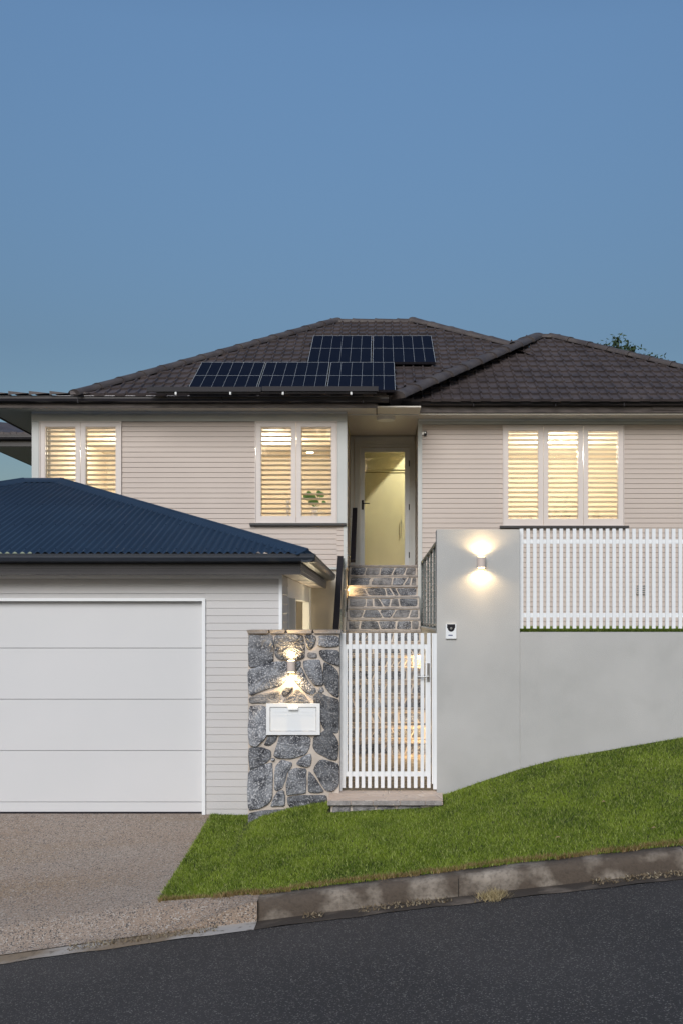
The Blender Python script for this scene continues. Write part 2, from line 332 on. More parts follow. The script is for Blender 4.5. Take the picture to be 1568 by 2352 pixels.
front = np.where(gx < KX, 8.35-.13*(gx+1.724)/.808, 8.185)
keep = (gd > front) & ((gd < 10.60) | ((gx < -1.325))) & ~((gd > 10.17) & (gx > -.50) & (gx < .61)) & (gx < .36*gd)
gx, gd = gx[keep], gd[keep]
o = blades('grass', np.stack([gx, gd, zl(gx, gd)], 1), .021, .0066, M['grass'], spread=1.15)
tag(o, 'short clipped green lawn sloping between the kerb and the front walls', 'grass')
n = 9000; gx = rs.uniform(KX-.8, 3.9, n); gd = np.where(gx < KX, 8.34-.13*(gx+1.724)/.808, 8.20)+rs.normal(0, .018, n)
gd = np.where(np.sin(gx*5.1)+np.sin(gx*13.7) > .2, gd, gd+.03)
o = blades('dry_grass', np.stack([gx, gd, np.minimum(zl(gx, np.maximum(gd, 8.2)), 9)+.002], 1), .03, .006, grass_mat('dry_grass_blades', (.16, .10, .04), (.30, .22, .09), (.45, .36, .18)), spread=1.1)
tag(o, 'dry tan grass fringe along the back edge of the kerb', 'dry grass')
tx_ = X(1130, 7.83); n = 500; gx = rs.normal(tx_, .045, n); gd = rs.normal(7.86, .05, n)
o = blades('dry_grass_tuft', np.stack([gx, gd, zr(gx)+.008], 1), .04, .005, grass_mat('straw_blades', (.25, .19, .09), (.42, .34, .18), (.55, .46, .28)), spread=1.6)
tag(o, 'small straw coloured grass clump in the channel at the foot of the kerb', 'dry grass')
n = 2600; gx = rs.uniform(-2.6, 3.6, n); gd = 7.86+.16*rs.rand(n)
gx = gx[np.sin(gx*3.1+1)+.6*np.sin(gx*8.3) > -.1]; gd = gd[:len(gx)]
o = blades('leaf_litter', np.stack([gx, gd, zr(gx)+.012], 1), .012, .012, grass_mat('litter_flakes', (.10, .07, .04), (.28, .22, .14), (.42, .38, .28)), spread=2.0)
tag(o, 'scattered grit and plant litter lying in the concrete channel', 'litter')
n = 45000; gx = rs.uniform(1.4, 4.4, n); gd = 10.93+rs.rand(n)**1.5*5.6
o = blades('grass', np.stack([gx, gd, np.full(n, 1.866)], 1), .035, .006, M['grass'])
tag(o, 'strip of grass in the upper yard seen under the white slats', 'grass')

# ------------------------------------------------------------------ cladding
def clad(mb, u0, u1, z0, z1, fn, pitch=.077, holes=(), m=0, out=.0135):
    """bevelled weatherboards; fn(u, outward, z) -> xyz"""
    n = int(math.ceil((z1-z0)/pitch-1e-6)); 
    for i in range(n):
        a = z1-(i+1)*pitch; b = z1-i*pitch; a = max(a, z0)
        cuts = [(u0, u1)]
        for (h0, h1, g0, g1) in holes:
            if b-.001 > g0 and a+.001 < g1:
                if a < g0 < b or a < g1 < b:
                    pass
                cuts = [q for (p0, p1) in cuts for q in ((p0, min(p1, h0)), (max(p0, h1), p1)) if q[1]-q[0] > .004]
        for (p0, p1) in cuts:
            vs = [fn(p0, .004, b), fn(p1, .004, b), fn(p1, out, a+.004), fn(p0, out, a+.004), fn(p1, out-.004, a), fn(p0, out-.004, a), fn(p1, 0, a), fn(p0, 0, a)]
            mb.add(vs, [(3,2,1,0),(5,4,2,3),(7,6,4,5)], m)
def wall_holes(mb, x0, x1, z0, z1, y0, y1, holes, m=0):
    """solid wall (XZ) with rectangular openings, butted boxes"""
    xs = sorted({x0, x1, *[h[0] for h in holes], *[h[1] for h in holes]})
    for a, b in zip(xs[:-1], xs[1:]):
        zs = [(z0, z1)]
        for h in holes:
            if a >= h[0]-1e-6 and b <= h[1]+1e-6: zs = [q for p in zs for q in ((p[0], min(p[1], h[2])), (max(p[0], h[3]), p[1])) if q[1]-q[0] > 1e-4]
        for p, q in zs: mb.box(a, b, y0, y1, p, q, m)

# ================================================================== HOUSE
DL, DR, DB = 16.1, 16.7, 18.2          # depth of left wall, right wall, recess back wall
SZ = 5.125                             # soffit height
XL0, XL1, XR0, XR1 = -5.227, -.505, .600, 6.2
house = thing('house', 'raised weatherboard house with dark tiled roof and lit shuttered windows above the stone stair', 'house', (0, DL, 0))
def win(x0, x1, y0, y1, d): return (X(x0, d), X(x1, d), Z(y1, d), Z(y0, d))
W1 = win(92, 280, 968, 1202, DL); W2 = win(586, 774.6, 968, 1202, DL); W3 = win(1153, 1431.5, 977, 1208, DR)
BZ = Z(1303, DL)
FZ = Z(968, DL)     # underside of frieze
mb = MB()
wall_holes(mb, XL0, XL1, BZ, SZ, DL+.012, DL+.16, [W1, W2], 1)
clad(mb, XL0+.10, XL1-.14, BZ, FZ, lambda u, o, z: (u, DL+.012-o, z), holes=[(W1[0], W1[1], W1[2], W1[3]), (W2[0]-.0, W2[1], W2[2]-.03, W2[3]+.1)])
clad(mb, XL1-.14, XL1-.045, BZ, W2[2]-.03, lambda u, o, z: (u, DL+.012-o, z))
# right-hand block
RZ = Z(1443, DR)-.02; FR = Z(975, DR)
wall_holes(mb, XR0, XR1, RZ, SZ, DR+.012, DR+.16, [W3], 1)
clad(mb, XR0+.055, XR1, RZ, FR, lambda u, o, z: (u, DR+.012-o, z), holes=[W3])
# side walls of the recess, left end wall
clad(mb, DL+.05, DB, BZ-.0, SZ-.03, lambda u, o, z: (XL1-.012+o, u, z))
clad(mb, DR+.05, DB, 2.2, SZ-.03, lambda u, o, z: (XR0+.012-o, u, z))
mb.box(XL1-.16, XL1-.013, DL+.161, DB, BZ, SZ, 1); mb.box(XR0+.013, XR0+.16, DR+.161, DB+.1, 1.8, SZ, 1)
mb.box(XL0, XL0+.1, DL+.161, 24, 0, SZ, 1)
mb.build('weatherboard_wall', [M['clad'], M['clad']], house)
mb = MB()  # plain base wall under the left block
mb.box(XL0, XL1-.03, DL+.02, DL+.2, -.1, BZ-.03); mb.box(XL1-.16, XL1-.012, DL+.201, DB, -.1, BZ)
mb.box(XR0+.013, XR0+.5, DR+.1, DB, 0, 1.86)
mb.build('base_wall', M['base'], house)
mb = MB()  # corner boards, frieze, base trim
mb.box(XL0-.005, XL0+.10, DL-.012, DL+.011, BZ, FZ-.001); mb.box(XL1-.14, XL1+.004, DL-.012, DL+.011, W2[2]-.001, FZ-.001)
mb.box(XL1-.045, XL1+.004, DL-.010, DL+.011, BZ, W2[2]-.03); mb.box(XL0-.005, XL1+.004, DL-.022, DL+.011, FZ, SZ)
mb.box(XL1+.0045, XL1+.012, DL-.01, DL+.045, BZ, SZ)
mb.box(XL0, XL1, DL-.03, DL+.019, BZ-.03, BZ-.0005)
mb.box(XL0, XL1, DL-.03, DL-.0225, SZ-.03, SZ-.001)
mb.box(XR0-.012, XR0+.055, DR-.012, DR+.011, 1.86, FR-.001); mb.box(XR0-.012, XR1, DR-.022, DR+.011, FR, SZ)
mb.box(XR0, XR1, DR-.03, DR-.0225, SZ-.03, SZ-.001); mb.box(XR0-.012, XR0+.0, DR-.0, DR+.045, 1.86, SZ)
mb.build('trim_boards', M['trim'], house)
mb = MB(); mb.box(XL0, XL1, DL-.034, DL-.0305, SZ-.03, SZ-.001); mb.box(XR0, XR1, DR-.034, DR-.0305, SZ-.03, SZ-.001); mb.box(XL1+.01, XR0-.01, DR-.42, DR-.40, SZ-.012, SZ-.001)
mb.build('cornice', M['white'], house)
# dark sills are parts of the windows
def window(spec, d, n, blades_tilt, sillx, shut_top=True):
    x0, x1, z0, z1 = spec
    f = MB(); f.frame(x0, x1, z0, z1, .012, d-.030, d+.10)
    w = f.build('window', M['sash'], house)
    s = MB(); cw = (x1-x0-.024)/n
    for i in range(n):
        a = x0+.012+i*cw; b = a+cw
        s.frame(a+.003, b-.003, z0+.013, z1-.013, .066, d-.018, d+.025, wb=.085)
        s.frame(a+.069, b-.069, z0+.098, z1-.079, .009, d-.010, d+.020)
    s.build('sash', M['sash'], w)
    for i in range(n):
        a = x0+.012+i*cw+.079; b = x0+.012+(i+1)*cw-.079
        p = MB(); p.box(a, b, d+.004, d+.008, z0+.108, z1-.089); p.build('pane', M['glass'], w)
        h = MB(); sa, sb = a-.02, b+.02; za, zb = z0+.085, z1-.075
        h.box(sa-.02, sa+.022, d+.06, d+.09, za, zb); h.box(sb-.022, sb+.02, d+.06, d+.09, za, zb)
        h.box(sa, sb, d+.061, d+.089, za, za+.035); h.box(sa, sb, d+.061, d+.089, zb-.03, zb)
        nb = int(round((zb-za-.065)/.0745)); pit = (zb-za-.065)/nb; tl = math.radians(blades_tilt)
        for q in range(nb):
            zc = za+.035+pit*(q+.5); c_, s_ = math.cos(tl)*.031, math.sin(tl)*.031; yc = d+.075; t = .0045
            pr = [(yc-c_, zc+s_-t*.4), (yc, zc-t), (yc+c_, zc-s_-t*.4), (yc+c_, zc-s_+t*.4), (yc, zc+t), (yc-c_, zc+s_+t*.4)]
            h.extx(pr, sa+.022, sb-.022)
        h.build('shutter', M['louvre'], w)
    l = MB(); l.box(X(sillx[0], d), X(sillx[1], d), d-.06, d+.005, z0-.035, z0-.0005)
    l.build('sill', M['dark'], w)
    return w
window(W1, DL, 2, 22, (80, 290)); window(W2, DL, 2, 20, (574, 795.5)); window(W3, DR, 3, 27, (1146, 1441.5))
# rooms behind windows
def room(x0, x1, y0, y1, z0, z1, m):
    b = MB(); t = .05
    b.box(x0-t, x1+t, y1, y1+t, z0, z1); b.box(x0-t, x0, y0, y1, z0, z1); b.box(x1, x1+t, y0, y1, z0, z1)
    b.box(x0-t, x1+t, y0, y1+t, z1, z1+t); b.box(x0-t, x1+t, y0, y1+t, z0-t, z0, 1)
    return b.build('room', [m, M['floorwood']], house)
room(-5.0, -3.2, DL+.161, 19.6, 2.9, 5.0, M['room'])
room(-3.0, -.75, DL+.161, 19.9, 2.9, 5.0, M['room'])
room(1.4, 4.6, DR+.161, 20.2, 2.9, 5.0, M['room'])
WARM = (1, .70, .38)
lamp('room_light', (-4.2, 17.9, 4.8), 64, (1, .88, .70), .08)
lamp('room_light', (-1.8, 17.9, 4.8), 98, (1, .88, .70), .08)
lamp('room_light', (3.0, 18.0, 4.75), 150, (1, .92, .76), .08)
# ---- recess: ceiling, back wall, door
mb = MB()
mb.box(XL0-.63, XL1, DL-.36, DL-.001, SZ, SZ+.02); mb.box(XL0-.63, XL0, DL, 24, SZ, SZ+.02)
mb.box(XL1+.0, XR0, DL-.36, DB+.2, SZ, SZ+.02); mb.box(XR0, XR1+.6, DR-.40, DR-.001, SZ, SZ+.02)
mb.build('soffit', M['soffit'], house)
DX0, DX1 = X(827, DB), X(939.5, DB); DZ0 = 2.885; DZ1 = Z(1028.5, DB)
mb = MB()
wall_holes(mb, XL1, XR0, DZ0-.02, SZ, DB, DB+.12, [(DX0, DX1, DZ0-.02, DZ1)])
mb.build('entry_wall', M['soffit'], house)
mb = MB()
mb.frame(X(822, DB), X(944.5, DB), DZ0, Z(1022.5, DB), .036, DB-.03, DB-.001, wb=.001)
mb.box(X(814, DB), X(951, DB), DB-.045, DB-.001, Z(1016, DB), Z(1004, DB)); mb.box(X(812.5, DB), X(952, DB), DB-.06, DB-.001, Z(1004, DB)+.0005, Z(1002.5, DB))
mb.box(X(814, DB), X(951, DB), DB-.025, DB-.001, Z(1022, DB), Z(1016, DB)-.0005)
mb.box(X(814, DB), X(821.5, DB), DB-.02, DB-.001, DZ0, Z(1022.5, DB)); mb.box(X(945, DB), X(952, DB), DB-.02, DB-.001, DZ0, Z(1022.5, DB))
mb.box(X(803, DB-.4), X(810, DB-.4), DB-.08, DB-.046, DZ0, SZ-.03)
mb.box(XL1+.01, XR0-.01, DB-.045, DB-.03, SZ-.03, SZ-.005)
mb.build('door_surround', M['trim'], house)
mb = MB(); fw = .062
mb.box(DX0+.002, DX0+.07, DB-.02, DB+.025, DZ0, DZ1-.002); mb.box(DX1-.08, DX1-.002, DB-.02, DB+.025, DZ0, DZ1-.002)
mb.box(DX0+.07, DX1-.08, DB-.019, DB+.025, DZ1-.075, DZ1-.002); mb.box(DX0+.07, DX1-.08, DB-.019, DB+.025, DZ0, DZ0+.03)
for q in (.012, .03): mb.box(DX0+.07-q, DX0+.074-q, DB-.024, DB-.0205, DZ0, DZ1-.07+q); mb.box(DX0+.07-q, DX1-.08+q, DB-.024, DB-.0205, DZ1-.071+q, DZ1-.067+q)
door = mb.build('front_door', M['alu'], house)
mb = MB(); mb.box(DX0+.07, DX1-.08, DB, DB+.006, DZ0+.03, DZ1-.075); mb.build('pane', M['glass'], door)
mb = MB(); hx = X(832, DB); mb.box(hx-.018, hx+.018, DB-.03, DB-.0245, Z(1171, DB), Z(1149, DB))
mb.cyl((hx, DB-.03, Z(1157, DB)), (hx, DB-.07, Z(1157, DB)), .009); mb.cyl((hx-.01, DB-.07, Z(1157, DB)), (hx+.12, DB-.07, Z(1157, DB)), .009)
mb.cyl((hx, DB-.036, Z(1166, DB)), (hx, DB-.03, Z(1166, DB)), .011)
mb.build('handle', M['black'], door)
for yy in (1065, 1165, 1275):
    mb = MB(); mb.cyl((DX1-.006, DB-.028, Z(yy, DB)-.05), (DX1-.006, DB-.028, Z(yy, DB)+.05), .009); mb.build('hinge', M['black'], door)
mb = MB(); vx0, vx1, vz0, vz1 = X(1459, DR), X(1482, DR), Z(1365, DR), Z(1344, DR); mb.box(vx0, vx1, DR-.03, DR-.012, vz0, vz1)
for q in range(4): mb.box(vx0+.01, vx1-.01, DR-.033, DR-.0305, vz0+.02+q*.033, vz0+.035+q*.033, 1)
mb.build('wall_vent', [M['clad'], M['postgrey']], house)
# hall seen through the door: tall joinery, rail line, pull handle, side opening that lets light in from the right
HY = 19.5
mb = MB(); mb.box(-.75, .75, HY, HY+.05, 2.885, 6.0); mb.box(-.75, -.70, DB+.121, HY, 2.885, 6.0); mb.box(-.8, 1.34, DB+.121, HY+.05, 6.0, 6.05); mb.box(1.341, 1.349, DB+.121, HY+.05, 2.83, 6.05, 1)
mb.box(-.8, 1.34, DB+.121, HY+.05, 2.83, 2.885, 1)
mb.box(.70, .73, DB+.121, HY, 5.275, 6.0)
mb.box(.73, 1.34, HY, HY+.05, 2.885, 6.0); mb.box(.605, 1.34, DB+.1215, DB+.16, 2.7, 5.99)
mb.box(-.7, .70, HY-.012, HY-.001, Z(1086, HY), Z(1084.5, HY), 2); mb.box(-.7, .70, HY-.02, HY-.001, Z(1078.5, HY)-.004, Z(1078.5, HY)+.004, 0)
mb.build('hallway', [M['hall'], M['floorwood'], mat('joint_line', (.14, .12, .06), .8)], house)
mb = MB(); a, b = Z(1228, HY), Z(1195, HY); hx = X(921, HY)
mb.cyl((hx, HY-.04, a), (hx, HY-.04, b), .007); mb.cyl((hx, HY, a+.01), (hx, HY-.04, a), .006); mb.cyl((hx, HY, b-.01), (hx, HY-.04, b), .006)
mb.build('cupboard_handle', M['steel'], house)
lamp('hall_light', (1.27, 18.55, 5.89), 380, (1, .92, .70), .03)
# ---- fascia and gutters
mb = MB()
zg0 = Z(937.5, DL-.36); zg1 = Z(922, DL-.36)
mb.box(XL0-.65, X(866, DL-.37), DL-.39, DL-.361, zg0, zg1+.06); mb.box(XL0-.66, XL0-.631, DL-.36, 24, zg0, zg1+.06)
mb.box(X(867, DR-.4), XR1+.6, DR-.43, DR-.401, Z(948.5, DR-.4), Z(930, DR-.4)+.05)
mb.box(X(866, DL-.37)-.02, X(866, DL-.37), DL-.36, DR-.431, zg0, zg1+.06)
mb.box(X(1494, DR-.44), X(1494, DR-.44)+.003, DR-.436, DR-.43, Z(948.5, DR-.4), Z(934, DR-.4))
mb.box(X(1497, DR-.44), XR1+.3, DR-.445, DR-.431, Z(943, DR-.4), Z(930, DR-.4))
mb.build('fascia', M['fascia'], house)
def gutter_prof(y, z0, z1, w=.115): # quad gutter, opens upward; front is -y
    return [(y, z0), (y-w*.55, z0), (y-w*.85, z0+.012), (y-w, z0+.045), (y-w, z1-.012), (y-w-.006, z1-.010), (y-w-.006, z1), (y-w+.008, z1), (y-w+.008, z1-.02), (y-w+.012, z0+.05), (y-w*.5, z0+.02), (y-.01, z0+.02), (y-.01, z1+.01), (y, z1+.01)]
GL = 5.29
mb = MB(); mb.extx(gutter_prof(DL-.39, Z(924, 15.65), Z(909, 15.6)), XL0-.78, X(892, DL-.45))
mb.build('gutter', M['gutter'], house)
mb = MB(); mb.extx(gutter_prof(DR-.43, Z(931, 16.2), Z(919, 16.15)), X(888, DR-.5), XR1+.8)
mb.build('gutter', M['gutter'], house)
sheenm = mat('painted_gutter_sheen', (.16, .155, .165), .25, .5)  # paler bead along each gutter edge, its colour standing in for a highlight
mb = MB(); y_ = DL-.39-.115-.006; z_ = Z(909, 15.6); mb.cyl((X(120, y_), y_-.004, z_-.006), (X(892, y_), y_-.004, z_-.006), .010, n=8); mb.build('gutter_highlight', sheenm, house)
mb = MB(); y_ = DR-.43-.115-.006; z_ = Z(919, 16.15); mb.cyl((X(889, y_), y_-.004, z_-.006), (XR1+.8, y_-.004, z_-.006), .012, n=8); mb.build('gutter_highlight', sheenm, house)
mb = MB()
for xx in (180, 510, 833): mb = MB(); mb.box(X(xx, 15.6)-.008, X(xx, 15.6)+.008, DL-.515, DL-.511, Z(926, 15.6), Z(910, 15.6)); mb.build('gutter_strap', M['black'], house)
for xx in (1087, 1276, 1434): mb = MB(); mb.box(X(xx, 16.1)-.008, X(xx, 16.1)+.008, DR-.555, DR-.551, Z(933, 16.15), Z(919, 16.15)); mb.build('gutter_strap', M['black'], house)
# ---- tiled roof
TL = .55
def tile_plane(mb, x0, x1, y0, z0, t, ymax, pitch=.15, row=.27, seed=1):
    rr = random.Random(seed); n = Vector((0, -t, 1)).normalized(); ln = math.sqrt(1+t*t)
    rows = int((ymax-y0)*ln/row)+1; cols = int((x1-x0)/pitch)+1
    prof = ((0, 0), (.10, .024), (.22, .024), (.30, .0), (.94, .004))
    for r_ in range(rows):
        v0 = r_*row; v1 = v0+row+.01; jx = 0
        for c_ in range(cols):
            bx = x0+c_*pitch; dz = rr.uniform(-.003, .003); dv = rr.uniform(-.006, .006) + (.018 if c_ % 2 else 0)
            lo = []; hi = []; bo = []
            for f, h in prof+((1, 0),):
                x = bx+f*pitch
                for lst, v, hh in ((lo, v0+dv, .034+h+dz), (hi, v1, .004+h+dz), (bo, v0+dv, -.005)):
                    p = Vector((x, y0+v/ln, z0+t*v/ln))+n*hh; lst.append(p)
            k = len(lo)
            mb.add(lo+hi+bo, [(i, i+1, k+i+1, k+i) for i in range(k-1)]+[(2*k+i, 2*k+i+1, i+1, i) for i in range(k-1)], 0)
import bmesh
def clip(o, planes):
    bm = bmesh.new(); bm.from_mesh(o.data)
    for co, no in planes:
        bmesh.ops.bisect_plane(bm, geom=bm.verts[:]+bm.edges[:]+bm.faces[:], dist=1e-5, plane_co=Vector(co)-Vector(o['_o']) if '_o' in o else co, plane_no=no, clear_outer=True)
    bm.to_mesh(o.data); bm.free()
def planclip(a, b, keep):   # vertical plane through a-b, keep the side of point `keep`
    a = Vector(a); b = Vector(b); dv = b-a; n = Vector((dv.y, -dv.x, 0)).normalized()
    if (Vector(keep)-a).dot(n) > 0: n = -n
    return (a, n)
Y0L = 15.60; Z0L = GL-.03
def onL(x, y):  # image -> point on the left roof plane
    q = (VY-y)/F; d_ = (TL*Y0L-(Z0L-CZ))/(TL-q); return Vector((X(x, d_), d_, CZ+q*d_))
RA, RB = onL(771, 741), onL(949, 741)     # ridge ends
FL = Vector((X(171, Y0L), Y0L, Z0L)); FRp = Vector((X(893, Y0L), Y0L, Z0L)); V_ = onL(1174, 797)
roof = MB(); tile_plane(roof, FL.x-.3, 3.0, Y0L-.03, Z0L, TL, RA.y+.1, seed=2)
rf = roof.build('tiled_roof', M['tile'], house)
clip(rf, [planclip(FL, RA, (0, 16, 0)), planclip(FRp, V_, (-3, 18, 0)), planclip(RB, V_, (-1, 17, 0)), ((0, RA.y, 0), (0, 1, 0))])
TR = .60; Y0R = 16.13; Z0R = 5.285
def onR(x, y):
    q = (VY-y)/F; d_ = (TR*Y0R-(Z0R-CZ))/(TR-q); return Vector((X(x, d_), d_, CZ+q*d_))
AA, AB = onR(1230, 777), onR(1267, 777); FA = Vector((X(897, Y0R), Y0R, Z0R)); FB = Vector((AB.x+(AB.x-FA.x)*1.28, Y0R, Z0R))
AR = onR(1541, 843); FB = AB+(AR-AB)*((Y0R-AB.y)/(AR.y-AB.y))
roof2 = MB(); tile_plane(roof2, FA.x-.9, FB.x, Y0R-.03, Z0R, TR, AA.y+.1, seed=5)
rf2 = roof2.build('tiled_roof', M['tile'], house)
clip(rf2, [planclip(FA-Vector((.8, 0, 0)), AA-Vector((.12, 0, 0)), (3, 17, 0)), planclip(AB, FB, (3, 17, 0)), ((0, AA.y, 0), (0, 1, 0))])
# hidden slopes and the low strip over the left eave
bk = MB()
def tri(a, b, c): bk.add([a, b, c], [(0, 1, 2)])
bl = Vector((FL.x, 24.0, Z0L)); 
bk.add([FL, RA, Vector((RA.x, RA.y, RA.z)), bl], [(0, 3, 1)])
bk.add([RA, RB, Vector((4.5, 24, Z0L)), bl], [(0, 3, 2, 1)])
bk.add([RB, V_, Vector((5, 17.4, Z0L)), Vector((4.5, 24, Z0L))], [(0, 3, 2, 1)])
bk.add([FRp, V_, AA+Vector((-.05, 0, -.25)), FA+Vector((0, 0, -.15))], [(0, 1, 2, 3)])
bk.add([AA, AB, Vector((AB.x, 24, 6)), Vector((AA.x, 24, 6))], [(0, 3, 2, 1)]); bk.add([AB, FB, Vector((FB.x, 24, Z0R)), Vector((AB.x, 24, 6))], [(0, 1, 2, 3)])
n_ = int((FL.x+6.0)/.3)
for i in range(n_+1):
    a = -6.0+i*.3; bk.add([(a, Y0L-.05, GL-.02), (a+.29, Y0L-.05, GL+.003), (a, Y0L-.05, GL+.035), (a+.29, Y0L+1.5, GL+.06), (a, Y0L+1.5, GL+.085)], [(0, 1, 2), (2, 1, 3, 4)])
bk.box(-5.95, FL.x+.4, Y0L+.1, 24, GL-.06, GL-.02)
bk.build('rear_slopes', M['tile'], house)
def caps(mb, p0, p1, r=.115, seg=.40, lift=.02):
    p0 = Vector(p0); p1 = Vector(p1); L_ = (p1-p0).length; dirv = (p1-p0).normalized(); side = dirv.cross(Vector((0, 0, 1))).normalized(); up = side.cross(dirv)
    n = max(1, int(L_/seg)); s_ = L_/n
    for i in range(n):
        a = p0+dirv*s_*i; b = p0+dirv*(s_*(i+1)+.03); ra = r*1.12; rb = r*.92; vs = []
        for p, rad in ((a, ra), (a+dirv*.02, ra), (a+dirv*.05, ra*.93), (b, rb)):
            for q in range(9):
                an = math.pi*(q/8)*1.16-.08*math.pi; vs.append(p+side*math.cos(an)*rad*1.25+up*(math.sin(an)*rad*.62+lift))
        mb.add(vs, [(j*9+q, j*9+q+1, (j+1)*9+q+1, (j+1)*9+q) for j in range(3) for q in range(8)], 0, True)
        mb.add(vs[:9], [tuple(range(8, -1, -1))])
cp = MB(); caps(cp, FL, RA); caps(cp, RB, V_); caps(cp, FB, AB)
caps(cp, FRp+Vector((.085, .11, -.02)), V_+Vector((.055, .15, .025)), r=.145); caps(cp, V_+Vector((.055, .15, .025)), AA+Vector((0, 0, .0)), r=.13)
caps(cp, RA-Vector((.1, 0, 0)), RB+Vector((.1, 0, 0)), lift=-.01); caps(cp, AA-Vector((.05, 0, 0)), AB+Vector((.1, 0, 0)), lift=.0)
cp.build('ridge_caps', M['cap'], house)
# rear verandah roof, left edge of the picture
mb = MB(); zz = 5.07
mb.box(-6.94, XL0-.001, 19.0, 23.5, zz, zz+.02, 1); mb.box(-6.96, XL0-.001, 18.97, 18.999, zz-.0, zz+.17, 0); mb.box(-6.97, -6.941, 19.0, 23.5, zz, zz+.15, 0)
mb.extx(gutter_prof(18.97, zz+.10, zz+.19), -7.1, XL0-.25, 0)
mb.box(-5.62, -5.5, 18.8, 18.92, zz-.1, zz+.09, 3)
for i in range(14): mb.box(-7.1+i*.115, -7.1+i*.115+.11, 18.9, 20.5, zz+.19, zz+.235+.012*(i % 2), 2)
mb.hexa([(-7.1, 18.95, zz+.24), (-5.6, 18.95, zz+.24), (-5.8, 21, zz+.24), (-7.1, 21, zz+.24)], [(-7.1, 20, zz+.62), (-6.45, 20, zz+.56), (-6.45, 21, zz+.56), (-7.1, 21, zz+.62)], 2)
mb.build('rear_eave', [M['dark'], M['soffit'], M['tile'], M['trim']], house)

# ================================================================== GARAGE
DG = 11.06
garage = thing('garage', 'single storey garage with navy corrugated hip roof and white sectional door', 'garage', (-4, DG, 0))
GX1 = X(647, DG); GZ = 2.468
DRX = X(472.5, DG); DRT = Z(1374, DG)
mb = MB()
wall_holes(mb, -7.6, GX1, -.07, GZ, DG+.012, DG+.14, [(-6.9, DRX, -.07, DRT)], 1)
clad(mb, -7.6, GX1-.028, -.075, GZ-.04, lambda u, o, z: (u, DG+.012-o, z), out=.010, holes=[(-6.9, DRX, -.2, DRT)])
clad(mb, DG+.03, 11.85, 0, GZ, lambda u, o, z: (GX1-.012+o, u, z), pitch=.1)
mb.box(GX1-.14, GX1-.013, DG+.141, 11.85, 0, GZ, 1)
mb.box(-7.6, -7.5, DG+.141, 16, -.2, GZ, 1)
mb.build('weatherboard_wall', [M['gclad'], M['gclad']], garage)
mb = MB()
mb.box(GX1-.028, GX1+.006, DG-.010, DG+.011, -.07, GZ); mb.box(-7.6, GX1-.029, DG-.012, DG+.011, GZ-.04, GZ)
mb.box(DRX-.033, DRX+.001, DG-.02, DG+.10, -.04, DRT-.0305); mb.box(-6.9, DRX+.001, DG-.02, DG+.10, DRT-.03, DRT)
mb.build('trim_boards', M['white'], garage)
mb = MB()
ys_ = [1380, 1488.5, 1606, 1724, 1842, 1865]
for a, b in zip(ys_[:-1], ys_[1:]):
    z1, z0 = Z(a, DG+.05), Z(b, DG+.05)
    mb.extx([(DG+.075, z0+.002), (DG+.05, z0+.003), (DG+.05, z1-.003), (DG+.075, z1-.001)], -6.87, DRX-.034)
mb.box(-6.87, DRX-.034, DG+.076, DG+.10, .0, DRT-.03, 1)
gd_ = mb.build('sectional_door', [M['gdoor'], M['dark']], garage)
mb = MB(); mb.box(-6.87, DRX-.034, DG+.045, DG+.075, Z(1868.5, DG+.05)-.003, Z(1865, DG+.05)+.001); mb.build('rubber_seal', M['black'], gd_)
# side porch part: smooth header, white posts
mb = MB()
mb.box(GX1-.10, GX1-.004, 11.851, 15.6, 2.25, GZ); mb.box(GX1-.10, GX1+.008, 11.851, 11.90, 0, 2.2495)
mb.box(X(664, 12.4), X(678.5, 12.4), 12.4, 12.5, 0, 2.2495); mb.box(X(695.5, 15.3), X(710.5, 15.3), 15.3, 15.4, 0, 2.2495); mb.box(GX1-.05, GX1+.01, 15.55, 15.7, 0, GZ)
mb.build('porch_frame', M['white'], garage)
mb = MB(); mb.box(GX1-.9, GX1-.85, 11.9, 16.1, 0, GZ); mb.box(GX1-.85, GX1-.101, 11.9, 15.6, GZ-.05, GZ-.01)
mb.build('porch_wall', M['base'], garage)
lamp('unseen_porch_light', (-1.45, 14.0, 2.3), 22, (1, .84, .56), .05)
lamp('unseen_porch_light', (-.84, 14.2, 1.7), 16, (1, .84, .55), .1)  # added lamp in open air under the eave, brightening soffit and base wall
# soffit, fascia, gutter
EX = X(691, 10.8); 
mb = MB(); mb.box(-8, EX-.02, 10.83, DG-.023, GZ, GZ+.01); mb.box(GX1+.008, EX-.02, DG-.023, 15.95, GZ, GZ+.01)
for yy in (12.6, 13.9): mb.box(GX1+.01, EX-.03, yy, yy+.03, GZ-.006, GZ-.0005, 1)
mb.build('soffit', [M['sash'], M['white']], garage)
mb = MB(); zt = Z(1293, 10.8)
mb.box(-8, EX, 10.80, 10.829, GZ-.008, zt); mb.box(EX-.029, EX, 10.83, 15.95, GZ-.008, zt)
for q in (.03, .055, .08): mb.box(-8, EX+.004, 10.794, 10.7995, GZ+q, GZ+q+.01); mb.box(EX+.0005, EX+.006, 10.80, 15.95, GZ+q, GZ+q+.01)
mb.box(-8, EX-.1, 10.85, 10.9, zt-.001, 2.66); mb.box(EX-.15, EX-.03, 10.85, 15.95, zt-.001, 2.66)
mb.build('fascia', M['dark'], garage)
G0, G1 = Z(1291, 10.68), Z(1272, 10.68)
GXR = X(722.5, 10.68)
mb = MB(); gp = gutter_prof(10.80, G0, G1, .125); mb.extx(gp, -8, GXR)
mb.exty([(-(y-10.80)+ (GXR-.131), z) for y, z in gp], 10.685, 15.95)
mb.build('gutter', M['navy'], garage)
